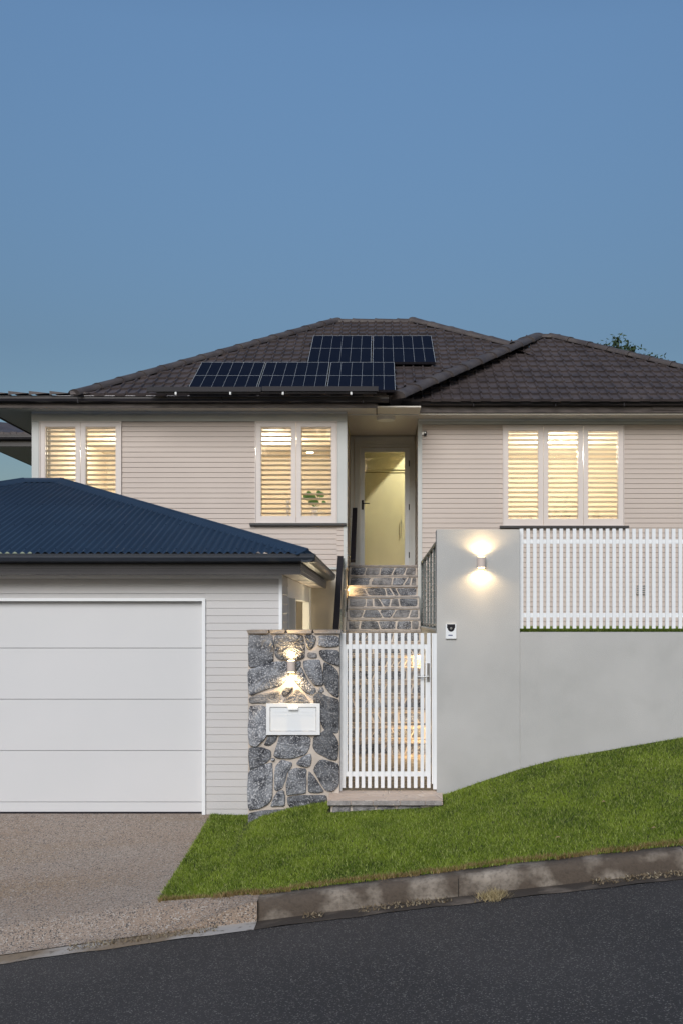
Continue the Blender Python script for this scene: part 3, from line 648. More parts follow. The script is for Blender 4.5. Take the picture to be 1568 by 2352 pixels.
# corrugated roof
ap = Vector((-4.265, 14.277, 3.847)); ap2 = Vector((-4.745, 14.277, 3.847)); ft = Vector((-.725, 10.73, 2.675)); fl2 = Vector((ap2.x-(ft.x-ap.x), 10.73, 2.675)); tg = (ap.z-ft.z)/(ap.y-ft.y)
mb = MB(); nx = int((ft.x-fl2.x)/.0095); nv = Vector((0, -tg, 1)).normalized()
xs = [fl2.x+i*.0095 for i in range(nx+2)]
def cor(x, y):
    h = .011*math.cos(2*math.pi*x/.076)+.0085; p = Vector((x, y, ft.z+tg*(y-ft.y)))+nv*h; return tuple(p)
mb.grid(xs, [10.70, ap.y+.02], cor)
for row_ in range(4):
    y = 10.8+row_*1.0
    for i in range(int((ft.x-fl2.x)/.152)):
        x = math.floor(fl2.x/.076)*.076+i*.152+.076
        if x < ft.x-(y-ft.y)*1.0-.15 and x > fl2.x+(y-ft.y)+.1:
            p = Vector(cor(x, y)); mb.cyl(p, p+nv*.008, .007, n=6)
ro = mb.build('corrugated_roof', M['blue'], garage)
clip(ro, [planclip(ft, ap, (-4, 11, 0)), planclip(fl2, ap2, (-4, 11, 0))])
mb = MB(); bkz = ap.z-tg*(16.05-ap.y)
mb.add([ft, Vector((ft.x, 16.05, ft.z)), Vector((ap.x+(16.05-ap.y), 16.05, bkz)), ap], [(0, 1, 2, 3)])
mb.add([ap, Vector((ap.x+(16.05-ap.y), 16.05, bkz)), Vector((ap2.x-(16.05-ap.y), 16.05, bkz)), ap2], [(0, 1, 2, 3)])
mb.add([ap2, Vector((ap2.x-(16.05-ap.y), 16.05, bkz)), Vector((fl2.x, 16.05, ft.z)), fl2], [(0, 1, 2, 3)])
mb.build('rear_slopes', M['blue'], garage)
mb = MB()
def hipcap(a, b):
    a = Vector(a); b = Vector(b); dv = (b-a).normalized(); sd = dv.cross(Vector((0, 0, 1))).normalized(); up = sd.cross(dv); lf = .025
    pr = [(-.13, -.05), (-.10, -.035), (-.02, .0), (-.012, .015), (0, .022), (.012, .015), (.02, 0), (.10, -.035), (.13, -.05)]
    vs = [p+sd*u+up*(v+lf) for p in (a, b) for u, v in pr]
    mb.add(vs, [(i, i+1, 10+i, 9+i) for i in range(8)]); mb.add(vs[:9], [tuple(range(9))])
hipcap(ft, ap+Vector((0, 0, .005))); hipcap(fl2, ap2+Vector((0, 0, .005))); hipcap(ap+Vector((.05, 0, .0)), ap2-Vector((.05, 0, 0)))
mb.build('hip_capping', M['blue'], garage)

# ================================================================== STONE FACE HELPERS
def chaikin(p, it=2):
    for _ in range(it):
        q = []
        for i in range(len(p)):
            a, b = p[i], p[(i+1) % len(p)]; q += [(a[0]*.8+b[0]*.2, a[1]*.8+b[1]*.2), (a[0]*.2+b[0]*.8, a[1]*.2+b[1]*.8)]
        p = q
    return p
def stone(mb, pts, y, h=.02, m=1, rr=random, grow=1.0, it=2):
    p = []
    for i in range(len(pts)):   # roughen edges
        a, b = pts[i], pts[(i+1) % len(pts)]; p.append(a)
        l_ = math.hypot(b[0]-a[0], b[1]-a[1])
        if l_ > .09: t = rr.uniform(.35, .65); p.append((a[0]+(b[0]-a[0])*t+rr.uniform(-.004, .004), a[1]+(b[1]-a[1])*t+rr.uniform(-.004, .004)))
    p = chaikin(p, it); cx = sum(a for a, _ in p)/len(p); cz = sum(b for _, b in p)/len(p)
    sz = math.sqrt(sum((a-cx)**2+(b-cz)**2 for a, b in p)/len(p)); n = len(p); vs = []
    tx, tz = rr.uniform(-.06, .06), rr.uniform(-.06, .06)
    e = min(.3, .008/max(sz, .02))
    for k, (s_, hh) in enumerate(((1, -.002), (1-e*.3, h*.6), (1-e, h*.95), (.7, h*1.1), (.35, h*1.15))):
        for a, b in p:
            x, z = cx+(a-cx)*s_*grow, cz+(b-cz)*s_*grow
            o = hh+((x-cx)*tx+(z-cz)*tz if k else 0)+(rr.uniform(-.004, .004) if k >= 2 else 0)
            vs.append((x, y-o, z))
    vs.append((cx, y-h*1.15, cz))
    fs = [(k*n+i, k*n+(i+1) % n, (k+1)*n+(i+1) % n, (k+1)*n+i) for k in range(4) for i in range(n)]+[(4*n+i, 4*n+(i+1) % n, 5*n) for i in range(n)]
    mb.add(vs, fs, m, False)

# ================================================================== STONE PIER WITH LETTERBOX
DS = 10.60
def gp2(u, v, d): return (X(536.9+.3234*u, d), Z(1252.9+.3234*v, d))
STONES = [
 [(110,640),(270,640),(278,700),(278,820),(200,850),(112,860),(108,740)],
 [(300,640),(400,632),(490,645),(500,720),(498,790),(450,812),(330,805),(300,780),(290,700)],
 [(505,638),(560,636),(585,655),(575,700),(545,742),(520,725)],
 [(605,645),(700,640),(742,650),(742,715),(680,722),(600,712)],
 [(612,745),(700,742),(745,750),(745,855),(680,835),(640,815),(612,780)],
 [(525,760),(590,768),(590,800),(545,800),(522,790)],
 [(110,885),(200,855),(290,830),(370,828),(385,870),(385,940),(340,985),(250,1010),(120,1060)],
 [(440,825),(475,822),(478,850),(440,895)],
 [(495,825),(560,815),(610,815),(625,880),(633,990),(575,990),(530,930),(500,870)],
 [(640,835),(700,860),(742,905),(742,1080),(700,1060),(660,1020),(640,980),(635,900)],
 [(480,865),(500,905),(540,985),(583,1020),(560,1058),(510,1040),(450,975),(425,950),(445,900)],
 [(345,1035),(380,1000),(425,1005),(405,1040),(360,1072),(345,1060)],
 [(350,1115),(380,1075),(450,1020),(500,1060),(540,1115)],
 [(115,1080),(200,1055),(325,1035),(328,1100),(300,1118),(120,1118)],
 [(600,1015),(630,1005),(643,1030),(625,1050),(600,1040)],
 [(570,1060),(600,1050),(660,1075),(742,1100),(742,1320),(720,1330),(640,1300),(600,1200),(570,1110)],
 [(112,1150),(200,1145),(240,1160),(240,1340),(210,1380),(160,1425),(115,1410),(106,1300)],
 [(245,1352),(312,1352),(300,1390),(255,1422),(215,1415)],
 [(330,1355),(420,1348),(500,1350),(540,1370),(535,1430),(510,1480),(420,1508),(320,1505),(290,1490),(310,1420)],
 [(570,1365),(610,1345),(660,1305),(710,1345),(740,1400),(738,1460),(730,1520),(680,1515),(590,1470),(565,1430)],
 [(112,1440),(200,1435),(262,1460),(262,1510),(230,1540),(120,1595),(108,1500)],
 [(265,1510),(295,1512),(290,1530),(268,1532)],
 [(445,1550),(490,1500),(545,1478),(553,1510),(545,1560),(520,1575),(470,1565)],
 [(110,1610),(180,1575),(270,1550),(275,1640),(270,1790),(240,1830),(180,1860),(110,1870),(103,1720)],
 [(300,1570),(340,1525),(412,1545),(410,1570),(380,1610),(370,1660),(345,1720),(310,1740),(290,1725),(292,1640)],
 [(395,1600),(440,1585),(515,1590),(515,1680),(510,1755),(450,1762),(380,1768),(375,1690)],
 [(535,1605),(570,1640),(640,1745),(590,1755),(532,1750),(528,1680)],
 [(610,1530),(640,1525),(742,1555),(742,1700),(700,1742),(655,1735),(620,1690),(570,1600),(580,1570)],
 [(310,1750),(355,1738),(365,1790),(360,1850),(262,1853),(285,1790)],
 [(385,1790),(480,1775),(650,1775),(655,1810),(640,1860),(530,1880),(450,1875),(395,1850)],
 [(110,1905),(200,1885),(375,1875),(380,1960),(200,2010),(110,2010)]]
SX0, SX1 = gp2(103, 0, DS)[0], gp2(748, 0, DS)[0]; SZ1 = gp2(0, 622, DS)[1]
pier = thing('stone_wall', 'stone clad wall panel with beige mortar holding the letterbox between garage and gate', 'wall', ((SX0+SX1)/2, DS, 0))
mb = MB(); mb.box(SX0, SX1, DS, 10.96, -.15, SZ1); mb.build('mortar_core', M['mortar'], pier)
mb = MB(); rr = random.Random(11)
for i, s_ in enumerate(STONES): stone(mb, [gp2(u, v, DS) for u, v in s_], DS, rr.uniform(.014, .028), (1 if i in (12, 13, 5) else 0), rr, grow=1.075, it=1)
mb.build('facing_stones', [M['stone'], M['stone2']], pier)
mb = MB()
for a, b in ((96, 252), (256, 368), (378, 560), (566, 765)):
    x0, z1 = gp2(a, 600, DS); x1, z0 = gp2(b, 624, DS)
    mb.hexa([(x0+.01, DS-.03, z0), (x1-.01, DS-.035, z0), (x1-.004, 11.0, z0), (x0, 11.0, z0)], [(x0, DS-.045, z1), (x1-.004, DS-.04, z1+.003), (x1-.002, 11.0, z1), (x0, 11.0, z1)])
mb.build('cap_stones', M['capstone'], pier)
# letterbox
lx0, lz1 = gp2(232, 1122, DS-.04); lx1, lz0 = gp2(612, 1345, DS-.04)
lb = thing('letterbox', 'white rectangular letterbox set into the stone wall under the wall lamp', 'letterbox', ((lx0+lx1)/2, DS-.04, lz0))
mb = MB(); t = .035; mb.frame(lx0, lx1, lz0, lz1, t, DS-.045, DS+.02); mb.box(lx0+t, lx1-t, DS-.01, DS+.019, lz0+t, lz1-t, 0); mb.build('surround', M['white'], lb)
mb = MB(); q = .005
mb.box(lx0+t+q, lx1-t-q, DS-.034, DS-.012, lz0+t+q, lz1-t-q)
zt_ = lz1-t-.045; mb.box(lx0+t+.03, lx1-t-.03, DS-.0365, DS-.0345, zt_-.004, zt_); mb.box(lx0+t+.03, lx1-t-.03, DS-.0365, DS-.0345, zt_-.034, zt_-.031)
flap = mb.build('flap', M['white'], lb)
mb = MB(); hx0, hz1 = gp2(387, 1150, DS-.04); hx1, hz0 = gp2(457, 1168, DS-.04); mb.extx([(DS-.0345, hz1+.004), (DS-.062, hz1-.004), (DS-.062, hz0), (DS-.056, hz0), (DS-.0345, hz1-.01)], hx0, hx1); mb.build('finger_pull', M['white'], flap)

# ================================================================== RENDERED WALL + PILLAR
DW = 10.70
PX0, PX1 = X(1002, DW), X(1193, DW); PZ = Z(1216, DW); WZ = Z(1452, DW)
mb = MB(); mb.box(PX0, PX1-.003, DW, DW+.22, 0, PZ); mb.box(PX1-.003, PX1+.003, DW+.006, DW+.22, 0, WZ-.004); mb.box(PX1+.003, 8, DW, DW+.22, 0, WZ)
tag(mb.build('rendered_wall', M['render']), 'pale grey textured rendered wall with tall pillar end rising beside the gate', 'wall')
mb = MB(); mb.box(XR0+.005, XR0+.16, DW+.2205, DR-.03, 0, 1.875); mb.box(XR0-.01, XR0+.165, DW+.2205, DR-.031, 1.8755, 1.9)
tag(mb.build('retaining_wall', M['render']), 'low rendered retaining wall along the right side of the stone stair', 'wall')
mb = MB(); mb.box(XR0+.166, 9, DW+.2205, DR+.01, 1.6, 1.862); struct(mb.build('upper_yard', M['soil']))

# ================================================================== STAIR
stair = thing('stone_staircase', 'straight flight of stone steps climbing from the gate to the front door', 'stairs', (.05, 13.6, .283))
SX_0, SX_1 = -.50, .604; Z0S = .283; RI = .1733; TRD = .27; rr = random.Random(4)
def riser_stones(mb, x0, x1, z0, z1, y):
    x = x0+.02; sl = rr.uniform(-.01, .01); g_ = .009
    while x < x1-.06:
        w = rr.uniform(.17, .34); 
        if x+w > x1-.10: w = x1-.02-x
        s2 = rr.uniform(-.045, .045) if x+w < x1-.03 else 0
        a = (x+sl+g_, z0+.012); b = (x+w+s2-g_, z0+.012); c_ = (x+w-s2-g_, z1-.014); d_ = (x-sl+g_, z1-.014)
        if b[0]-a[0] > .03 and c_[0]-d_[0] > .03:
            if rr.random() < .3 and w > .17:
                m_ = rr.uniform(.35, .65); e = (a[0]+(b[0]-a[0])*m_, a[1]); f_ = (d_[0]+(c_[0]-d_[0])*(1-m_), d_[1])
                stone(mb, [a, (e[0]-.012, e[1]), (f_[0]-.012, f_[1]), d_], y, .009, 1+(rr.random() < .4), rr, it=1); stone(mb, [(e[0]+.012, e[1]), b, c_, (f_[0]+.012, f_[1])], y, .009, 1+(rr.random() < .4), rr, it=1)
            else: stone(mb, [a, b, c_, d_], y, .009, 1+(rr.random() < .35), rr, it=1)
        x += w; sl = s2
for k_ in range(1, 16):
    y = 13.6+TRD*(k_-1); z1 = Z0S+RI*k_; z0 = z1-RI
    mb = MB(); mb.box(SX_0, SX_1, y, y+.2, z0-.0, z1-.0285); riser_stones(mb, SX_0, SX_1, z0, z1-.028, y)
    mb.build('riser', [M['mortar'], M['stone'], M['stone2']], stair)
    mb = MB(); x = SX_0; dep = TRD+.03 if k_ < 15 else DB-y+.05
    while x < SX_1-.01:
        w = rr.uniform(.22, .5); w = w if x+w < SX_1-.15 else SX_1-x
        jj = rr.uniform(-.006, .006)
        mb.box(x+.003, x+w-.003, y-.018+jj, y-.001, z1-.028, z1-.001); x += w
    mb.box(SX_0, SX_1, y-.0005, y-.02+dep, z1-.028, z1-.0015, 1); mb.build('tread', [M['capstone'], M['paving']], stair)
# path behind the gate, front step
mb = MB(); mb.box(-1.1, XR0+.004, 10.75, 13.6, .1, .283); mb.box(-1.9, -.63, 13.6, DL+.019, .1, .28); mb.box(-1.9, -1.1, 11.9, 13.6, .1, .279)
struct(mb.build('entry_path', M['paving']))
st = thing('front_step', 'wide stone slab doorstep on a low stone plinth before the white gate', 'step', (.05, 10.2, .2))
SF = 10.19; sx0, sx1 = X(752, SF), X(1017, 10.45)
mb = MB(); mb.hexa([(sx0, SF, .236), (sx1-.02, SF+.01, .236), (sx1, 10.62, .236), (sx0, 10.62, .236)], [(sx0, SF, .284), (sx1-.02, SF+.01, .284), (sx1, 10.62, .284), (sx0, 10.62, .284)], 0)
mb.box(SX1+.0, PX0-.001, 10.6205, 10.76, .2, .2845, 0)
mb.build('slab', M['slab'], st)
mb = MB(); x = sx0
for w in (.22, .21, .26, .24, .2):
    if x > sx1-.05: break
    x2 = min(x+w, sx1-.03); mb.hexa([(x+.004, SF-.014, .237), (x2-.004, SF-.014, .237), (x2-.004, SF-.0005, .237), (x+.004, SF-.0005, .237)], [(x+.004, SF-.010, .279), (x2-.004, SF-.010, .279), (x2-.004, SF-.0005, .279), (x+.004, SF-.0005, .279)]); x = x2
mb.build('nosing_stones', M['capstone'], st)
mb = MB(); mb.box(sx0+.03, sx1-.03, SF+.035, 10.6, -.05, .2355, 0)
x = sx0+.035
for w in (.19, .23, .2, .25): stone(mb, [(x+.008, .10), (x+w-.008, .10), (x+w-.006, .225), (x+.01, .225)], SF+.035, .012, 1, rr, it=1); x += w
mb.build('plinth', [M['mortar'], M['stone2']], st)
# stringer wall left of stair
mb = MB(); zn = lambda y: Z0S+RI*(1+(y-13.6)/TRD)+.05
mb.ext([(13.2, .2), (DL-.03, .2), (DL-.03, zn(DL)), (13.6, zn(13.6)), (13.2, zn(13.6)-.1)], lambda y, z: (-.615, y, z), lambda y, z: (SX_0-.001, y, z))
tag(mb.build('stringer_wall', M['base']), 'sloping rendered side wall under the black handrail left of the steps', 'wall')

# ---- handrails and balustrades
hr = thing('stair_balustrade', 'wire balustrade with broad black handrail climbing the left side of the steps', 'balustrade', (-.58, 15, 1.0))
def slopebar(mb, a, b, w, t):
    a = Vector(a); b = Vector(b); dv = (b-a).normalized(); up = Vector((1, 0, 0)).cross(dv).normalized()
    lo = [a+Vector((sx*w/2, 0, 0))+up*sz*t/2 for sx, sz in ((-1, -1), (1, -1), (1, 1), (-1, 1))]; hi = [p+(b-a) for p in lo]
    mb.hexa(lo, hi)
zn2 = lambda y: Z0S+RI*(1+(y-13.6)/TRD)
pa, pb = Vector((-.588, 13.5, zn2(13.5)+.93)), Vector((-.588, 16.0, zn2(16.0)+.93))
mb = MB(); slopebar(mb, pa, pb, .082, .05); mb.build('handrail', M['black'], hr)
for y in (13.6, 14.75, 15.95):
    mb = MB(); mb.box(-.548, -.525, y, y+.05, zn2(y)+.02, zn2(y)+.95); mb.box(-.56, -.515, y-.02, y+.07, zn2(y)+.0, zn2(y)+.03); mb.build('post', M['postgrey'], hr)
mb = MB()
for i in range(10):
    h_ = .12+i*.082; a = Vector((-.536, 13.6, zn2(13.6)+h_)); b = Vector((-.536, 15.98, zn2(15.98)+h_)); mb.cyl(a, b, .002, n=5)
    for y in (13.6, 14.75, 15.95): mb.cyl((-.536, y-.012, zn2(y)+h_), (-.536, y, zn2(y)+h_), .006, n=6)
mb.build('wires', M['steel'], hr)
hr2 = thing('wall_handrail', 'short black handrail on steel brackets fixed to the recess wall by the door', 'handrail', (-.42, 17, 2.9))
d1, d2 = 17.7, 16.45; a = Vector((X(809.6, d2), d2, Z(1289, d2)-.0)); b = Vector((X(814.3, d1), d1, Z(1169, d1)))
mb = MB(); slopebar(mb, a, b, .078, .05); mb.build('rail', M['black'], hr2)
for t_ in (.13, .86):
    p = a+(b-a)*t_; mb = MB(); mb.cyl(p, (XL1-.0, p.y, p.z-.03), .007); mb.cyl((XL1+.008, p.y, p.z-.03), (XL1, p.y, p.z-.03), .03); mb.build('bracket', M['steel'], hr2)
bl_ = thing('yard_balustrade', 'level wire balustrade with grey posts on the retaining wall right of the steps', 'balustrade', (.66, 14, 1.9))
mb = MB(); mb.box(.632, .682, 11.2, DR-.03, 2.865, 2.895); mb.build('top_rail', M['postgrey'], bl_)
for y in (16.6, 15.5, 14.5, 13.65, 12.85, 12.1):
    mb = MB(); mb.box(.638, .664, y, y+.05, 1.905, 2.8645); mb.box(.62, .69, y-.02, y+.07, 1.9, 1.912); mb.build('post', M['postgrey'], bl_)
mb = MB(); mb.box(.64, .674, 11.2, DR-.03, 1.93, 1.95)
for i in range(10):
    z = 2.02+i*.082; mb.cyl((.657, 11.2, z), (.657, DR-.03, z), .002, n=5)
    for y in (16.6, 15.5, 14.5, 13.65, 12.85): mb.cyl((.657, y-.014, z), (.657, y, z), .008, n=6)
mb.build('wires', M['steel'], bl_)

# ================================================================== GATE
DT = 10.74
gate = thing('gate', 'white vertical slat gate between the stone wall and the rendered pillar', 'gate', (0, DT, .3))
def gpt(u, v): return gp2(u, v, DT)
zt, zb = gpt(0, 622)[1], gpt(0, 1720)[1]
mb = MB()
for u in (768, 813, 860, 905, 950, 996, 1042, 1088, 1135, 1182, 1228, 1275, 1322, 1368):
    x = gpt(u, 0)[0]; mb.box(x, x+.0355, DT-.018, DT-.001, zb, zt)
mb.build('slats', M['white'], gate)
mb = MB(); x0, x1 = gpt(768, 0)[0]+.001, gpt(1395, 0)[0]
ra, rb, rc, rd = gpt(0, 703)[1], gpt(0, 735)[1], gpt(0, 1607)[1], gpt(0, 1640)[1]
mb.box(x0, x0+.052, DT, DT+.04, rd, ra); mb.box(x1-.053, x1, DT, DT+.04, rd, ra); mb.box(x0+.052, x1-.053, DT+.0005, DT+.039, rb, ra); mb.box(x0+.052, x1-.053, DT+.0005, DT+.039, rd, rc)
mb.build('frame', M['white'], gate)
mb = MB(); px0, px1 = gpt(1403, 0)[0], gpt(1440, 0)[0]; mb.box(px0+.012, px1-.001, DT-.03, DT+.05, zb-.012, zt-.002); mb.box(px0, px0+.0115, DT-.01, DT+.05, zb+.04, zt-.002)
mb.build('latch_post', M['white'], gate)
mb = MB(); mb.box(SX1+.003, SX1+.022, DT-.02, DT+.05, .285, zt+.02); mb.build('hinge_post', M['white'], gate)
for v0, v1 in ((703, 782), (1540, 1638)):
    mb = MB(); mb.box(gpt(757, 0)[0], gpt(767, 0)[0], DT-.005, DT+.03, gpt(0, v1)[1], gpt(0, v0)[1]); mb.build('hinge', M['black'], gate)
mb = MB(); a = gpt(1368, 835); b = gpt(1387, 968); mb.box(a[0], b[0], DT-.026, DT-.0185, b[1], a[1])
hc = gpt(1377, 929); mb.cyl((hc[0], DT-.026, hc[1]), (hc[0], DT-.06, hc[1]), .009); mb.cyl((hc[0]+.006, DT-.06, hc[1]), (gpt(1298, 0)[0], DT-.06, hc[1]), .008)
kc = gpt(1377, 860); mb.cyl((kc[0], DT-.032, kc[1]), (kc[0], DT-.026, kc[1]), .012); mb.build('lock_handle', M['steel'], gate)

# ================================================================== SLAT FENCE
fen = thing('slat_fence', 'white vertical slat fence panel above the low rendered wall right of the pillar', 'fence', (2.5, 10.82, WZ))
mb = MB(); DF = 10.78; z1, z0 = Z(1214.5, DF), Z(1443.5, DF); x = PX1+.006
while x < 4.6: mb.box(x, x+.0355, DF-.018, DF-.001, z0, z1); x += 15.17/F*DF
mb.build('slats', M['white'], fen)
for a, b in ((1239, 1248.7), (1408, 1418)):
    mb = MB(); mb.box(PX1+.002, 4.6, DF, DF+.03, Z(b, DF), Z(a, DF)); mb.build('rail', M['white'], fen)
for x in (4.3,):
    mb = MB(); mb.box(x, x+.05, DF+.031, DF+.08, WZ-.05, z1-.02); mb.build('post', M['white'], fen)

# ================================================================== WALL LAMPS
def wall_lamp(xc, zc, y, w, h, label, e):
    t = thing('wall_lamp', label, 'wall lamp', (xc, y, zc), 'lit up and down wall lamps'); r_ = w/2; yc = y-.012-r_
    mb = MB(); mb.cyl((xc, yc, zc-h/2), (xc, yc, zc+h/2), r_, n=24); mb.box(xc-.012, xc+.012, yc, y, zc-.03, zc+.03); mb.build('body', M['lampbody'], t)
    for s_ in (-1, 1):
        mb = MB(); mb.cyl((xc, yc, zc+s_*h/2), (xc, yc, zc+s_*(h/2+.003)), r_*.8, n=20); mb.build('lens', M['lampglow'], t)
        l_ = lamp('lamp_light', (xc, yc, zc+s_*(h/2+.006)), e, (1, .70, .36), .02, 'SPOT', rot=((math.pi if s_ > 0 else 0), 0, 0), spot_size=math.radians(156), spot_blend=.6)
    return t
M['lampbody'] = noisy('bronze_lamp_body', (.62, .52, .47), (.66, .56, .50), 5, .4)
wall_lamp(X(669.2, DS-.07), Z(1530.5, DS-.07), DS-.02, .082, .112, 'lit cylindrical wall lamp on the stone wall above the letterbox', 15.0)
wall_lamp(X(1104.2, DW-.05), Z(1291.5, DW-.05), DW, .082, .105, 'lit cylindrical wall lamp on the grey rendered pillar', 14.0)
# intercom
ix0, ix1, iz0, iz1 = X(1022.3, DW), X(1046.5, DW), Z(1466.9, DW), Z(1433.3, DW)
ic = thing('intercom', 'small white video intercom on the rendered pillar beside the gate', 'intercom', ((ix0+ix1)/2, DW, iz0))
mb = MB(); mb.box(ix0, ix1, DW-.022, DW-.001, iz0, iz1); mb.build('housing', M['white'], ic)
mb = MB(); cx = (ix0+ix1)/2; zc = Z(1443, DW); mb.cyl((cx, DW-.024, zc), (cx, DW-.0225, zc), .034, n=24); mb.box(ix0+.012, ix1-.012, DW-.0235, DW-.0222, zc, iz1-.002)
mb.build('camera_window', M['black'], ic)
mb = MB(); mb.cyl((cx, DW-.03, zc), (cx, DW-.0245, zc), .012, n=16); mb.build('lens', M['steel'], ic)
mb = MB(); mb.box(cx-.027, cx+.015, DW-.0235, DW-.0222, iz0+.028, iz0+.040); mb.build('name_plate', mat('blue_grey_plate', (.16, .18, .28), .4), ic)
# door camera on the house wall
cx, cz = X(975, DR), Z(995.7, DR)
mb = MB(); mb.box(cx-.022, cx+.022, DR-.035, DR-.003, cz-.035, cz+.035, 0); mb.cyl((cx, DR-.038, cz+.008), (cx, DR-.035, cz+.008), .012, m=1); mb.box(cx-.045, cx-.023, DR-.02, DR-.003, cz-.02, cz+.02, 1)
tag(mb.build('security_camera', [M['black'], M['steel']]), 'tiny black security camera on the cladding right of the entry recess', 'camera')
# round ceiling light
cx, cy = X(885, 16.55), 16.55
mb = MB(); mb.cyl((cx, cy, SZ-.045), (cx, cy, SZ-.001), .135, .15, n=32); o = mb.build('ceiling_light', M['diffuser']); tag(o, 'round opal ceiling light, unlit, under the soffit before the door', 'ceiling light')
# step lights
def step_light(x, y, z, sgn, label, e):
    t = thing('step_light', label, 'step light', (x, y, z), 'recessed step lights'); mb = MB(); mb.box(min(x, x+sgn*.008), max(x, x+sgn*.008), y-.04, y+.04, z-.03, z+.03); mb.build('faceplate', M['steel'], t)
    mb = MB(); mb.box(min(x+sgn*.0085, x+sgn*.010), max(x+sgn*.0085, x+sgn*.010), y-.03, y+.03, z-.015, z+.015); mb.build('lens', M['lampglow'], t)
    lamp('step_glow', (x+sgn*.045, y, z), e, (1, .66, .30), .02)
step_light(SX_0+.001, 16.72, Z0S+RI*12+.10, 1, 'glowing step light in the left wall near the top of the stair', 2.2)
step_light(XR0+.003, 15.1, Z0S+RI*6+.12, -1, 'glowing step light in the right wall halfway up, seen through the gate', 5)
step_light(XR0+.003, 13.5, Z0S+.35, -1, 'glowing step light in the right wall at the foot of the stair', 13)

# ================================================================== SOLAR PANELS
def panel(L_, w=.985):
    t = thing('solar_panel', '', 'solar panel', (0, 0, 0), 'solar panels on the tiled roof')
    mb = MB(); mb.box(0, w, 0, L_, -.035, -.001); mb.build('frame', M['black'], t)
    mb = MB(); mb.box(.008, w-.008, .008, L_-.008, -.0009, .0005); c_ = mb.build('cells', M['cells'], t)
    mb = MB()
    for i in range(1, 6):
        x = w*i/6
        for j in range(20): y = L_*(j+.15)/20; mb.box(x-.0015, x+.0015, y, y+L_*.045, .0006, .0018)
    mb.box(.008, w-.008, L_/2-.0025, L_/2+.0025, .0006, .002)
    mb.box(.0, w, L_-.007, L_, .0006, .002); mb.box(0, .005, 0, L_-.011, .0006, .002); mb.box(w-.005, w, 0, L_-.011, .0006, .002)
    mb.build('grid_lines', M['silver'], c_)
    for y in (L_*.22, L_*.78): mb = MB(); mb.box(-.05, w+.03, y, y+.04, -.075, -.036); mb.build('rail', M['gutter'], t)
    return t
def dup(root):
    r_ = root.copy(); COL.objects.link(r_)
    for ch in root.children:
        c_ = ch.copy(); COL.objects.link(c_); c_.parent = r_
        for g_ in ch.children: h_ = g_.copy(); COL.objects.link(h_); h_.parent = c_
    return r_
p1 = panel(1.65); p2 = panel(1.47); an = math.atan(TL)
def put(o, xl, dy, label):
    o.location = (xl, dy, Z0L+.14+TL*(dy-Y0L)); o.rotation_euler = (an, 0, 0); o['label'] = label
zoff = .0
put(p1, -1.126, 16.75, 'left solar panel of the upper pair near the ridge')
put(dup(p1), -.115, 16.75, 'right solar panel of the upper pair near the ridge')
put(p2, -2.778, 15.45, 'leftmost solar panel of the lower row of three')
put(dup(p2), -1.772, 15.45, 'middle solar panel of the lower row of three')
put(dup(p2), -.763, 15.45, 'rightmost solar panel of the lower row, above the gutter end')
ar = thing('edge_rail', 'long black panel skirt on small clips running just above the left gutter', 'roof rail', (-1.7, 15.4, 5.35))
mb = MB(); mb.box(X(338, 15.4), X(600, 15.4), 15.38, 15.44, Z(900, 15.4), Z(889, 15.4)); mb.box(X(602, 15.4), X(868, 15.4), 15.375, 15.44, Z(899, 15.4), Z(888, 15.4))
mb.box(X(360, 15.4), X(865, 15.4), 15.41, 15.43, Z(903, 15.4), Z(901, 15.4)); mb.build('skirt', M['black'], ar)
for xx in (404, 529, 650, 806): mb = MB(); mb.box(X(xx-2, 15.36), X(xx+2, 15.36), 15.36, 15.40, Z(906, 15.36), Z(900, 15.36)); mb.build('clip', M['alu'], ar)
# vent pipe
p = onR(1411, 815); mb = MB(); mb.cyl(p-Vector((0, -.3, .2)), p+Vector((0, .3, .16)), .045); mb.cyl(p+Vector((0, .3, .16)), p+Vector((0, .3, .20)), .06)
tag(mb.build('vent_pipe', M['tile']), 'stubby dark vent pipe poking above the right roof hip', 'vent')

# ================================================================== TREE BEHIND ROOF
tr = thing('tree', 'sparse dark green tree tips showing over the right roof hip', 'tree', (5.6, 26, 0))
mb = MB(); rr = random.Random(9)
def tp(x, y, d=26): return Vector((X(x, d), d, Z(y, d)))
base = tp(1440, 900); tips = []
mb.cyl((base.x, 26, 0), base, .22, .1)
br = [((1440, 900), (1425, 830), (1417, 782)), ((1440, 900), (1400, 840), (1388, 800)), ((1425, 850), (1438, 812)), ((1440, 900), (1475, 840), (1470, 826)), ((1440, 900), (1500, 850), (1505, 834)), ((1425, 830), (1440, 805)), ((1400, 840), (1405, 802))]
for b_ in br:
    for a, c_ in zip(b_[:-1], b_[1:]): mb.cyl(tp(*a), tp(*c_), .035, .015, n=6)
mb.build('trunk', mat('bark', (.05, .04, .03), .9), tr)
mb = MB()
def leaf(p, s_):
    a = Vector((rr.gauss(0, 1), rr.gauss(0, 1), rr.gauss(0, 1))).normalized(); b = a.orthogonal().normalized()
    mb.add([p-a*s_, p+b*s_*.45, p+a*s_, p-b*s_*.45], [(0, 1, 2, 3)])
for (x, y, n_, sp) in ((1417, 782, 22, .07), (1415, 800, 16, .08), (1392, 800, 26, .11), (1404, 806, 30, .12), (1437, 808, 45, .13), (1428, 815, 30, .14), (1442, 802, 12, .07), (1470, 827, 28, .12), (1482, 831, 20, .1), (1500, 833, 26, .11), (1512, 838, 30, .13), (1440, 880, 500, .28), (1490, 890, 400, .3), (1400, 880, 300, .25)):
    c_ = tp(x, y)
    for _ in range(n_ if n_ > 200 else n_*3): leaf(c_+Vector((rr.gauss(0, sp), rr.gauss(0, sp*1.5), rr.gauss(0, sp*.8))), rr.uniform(.04, .075))
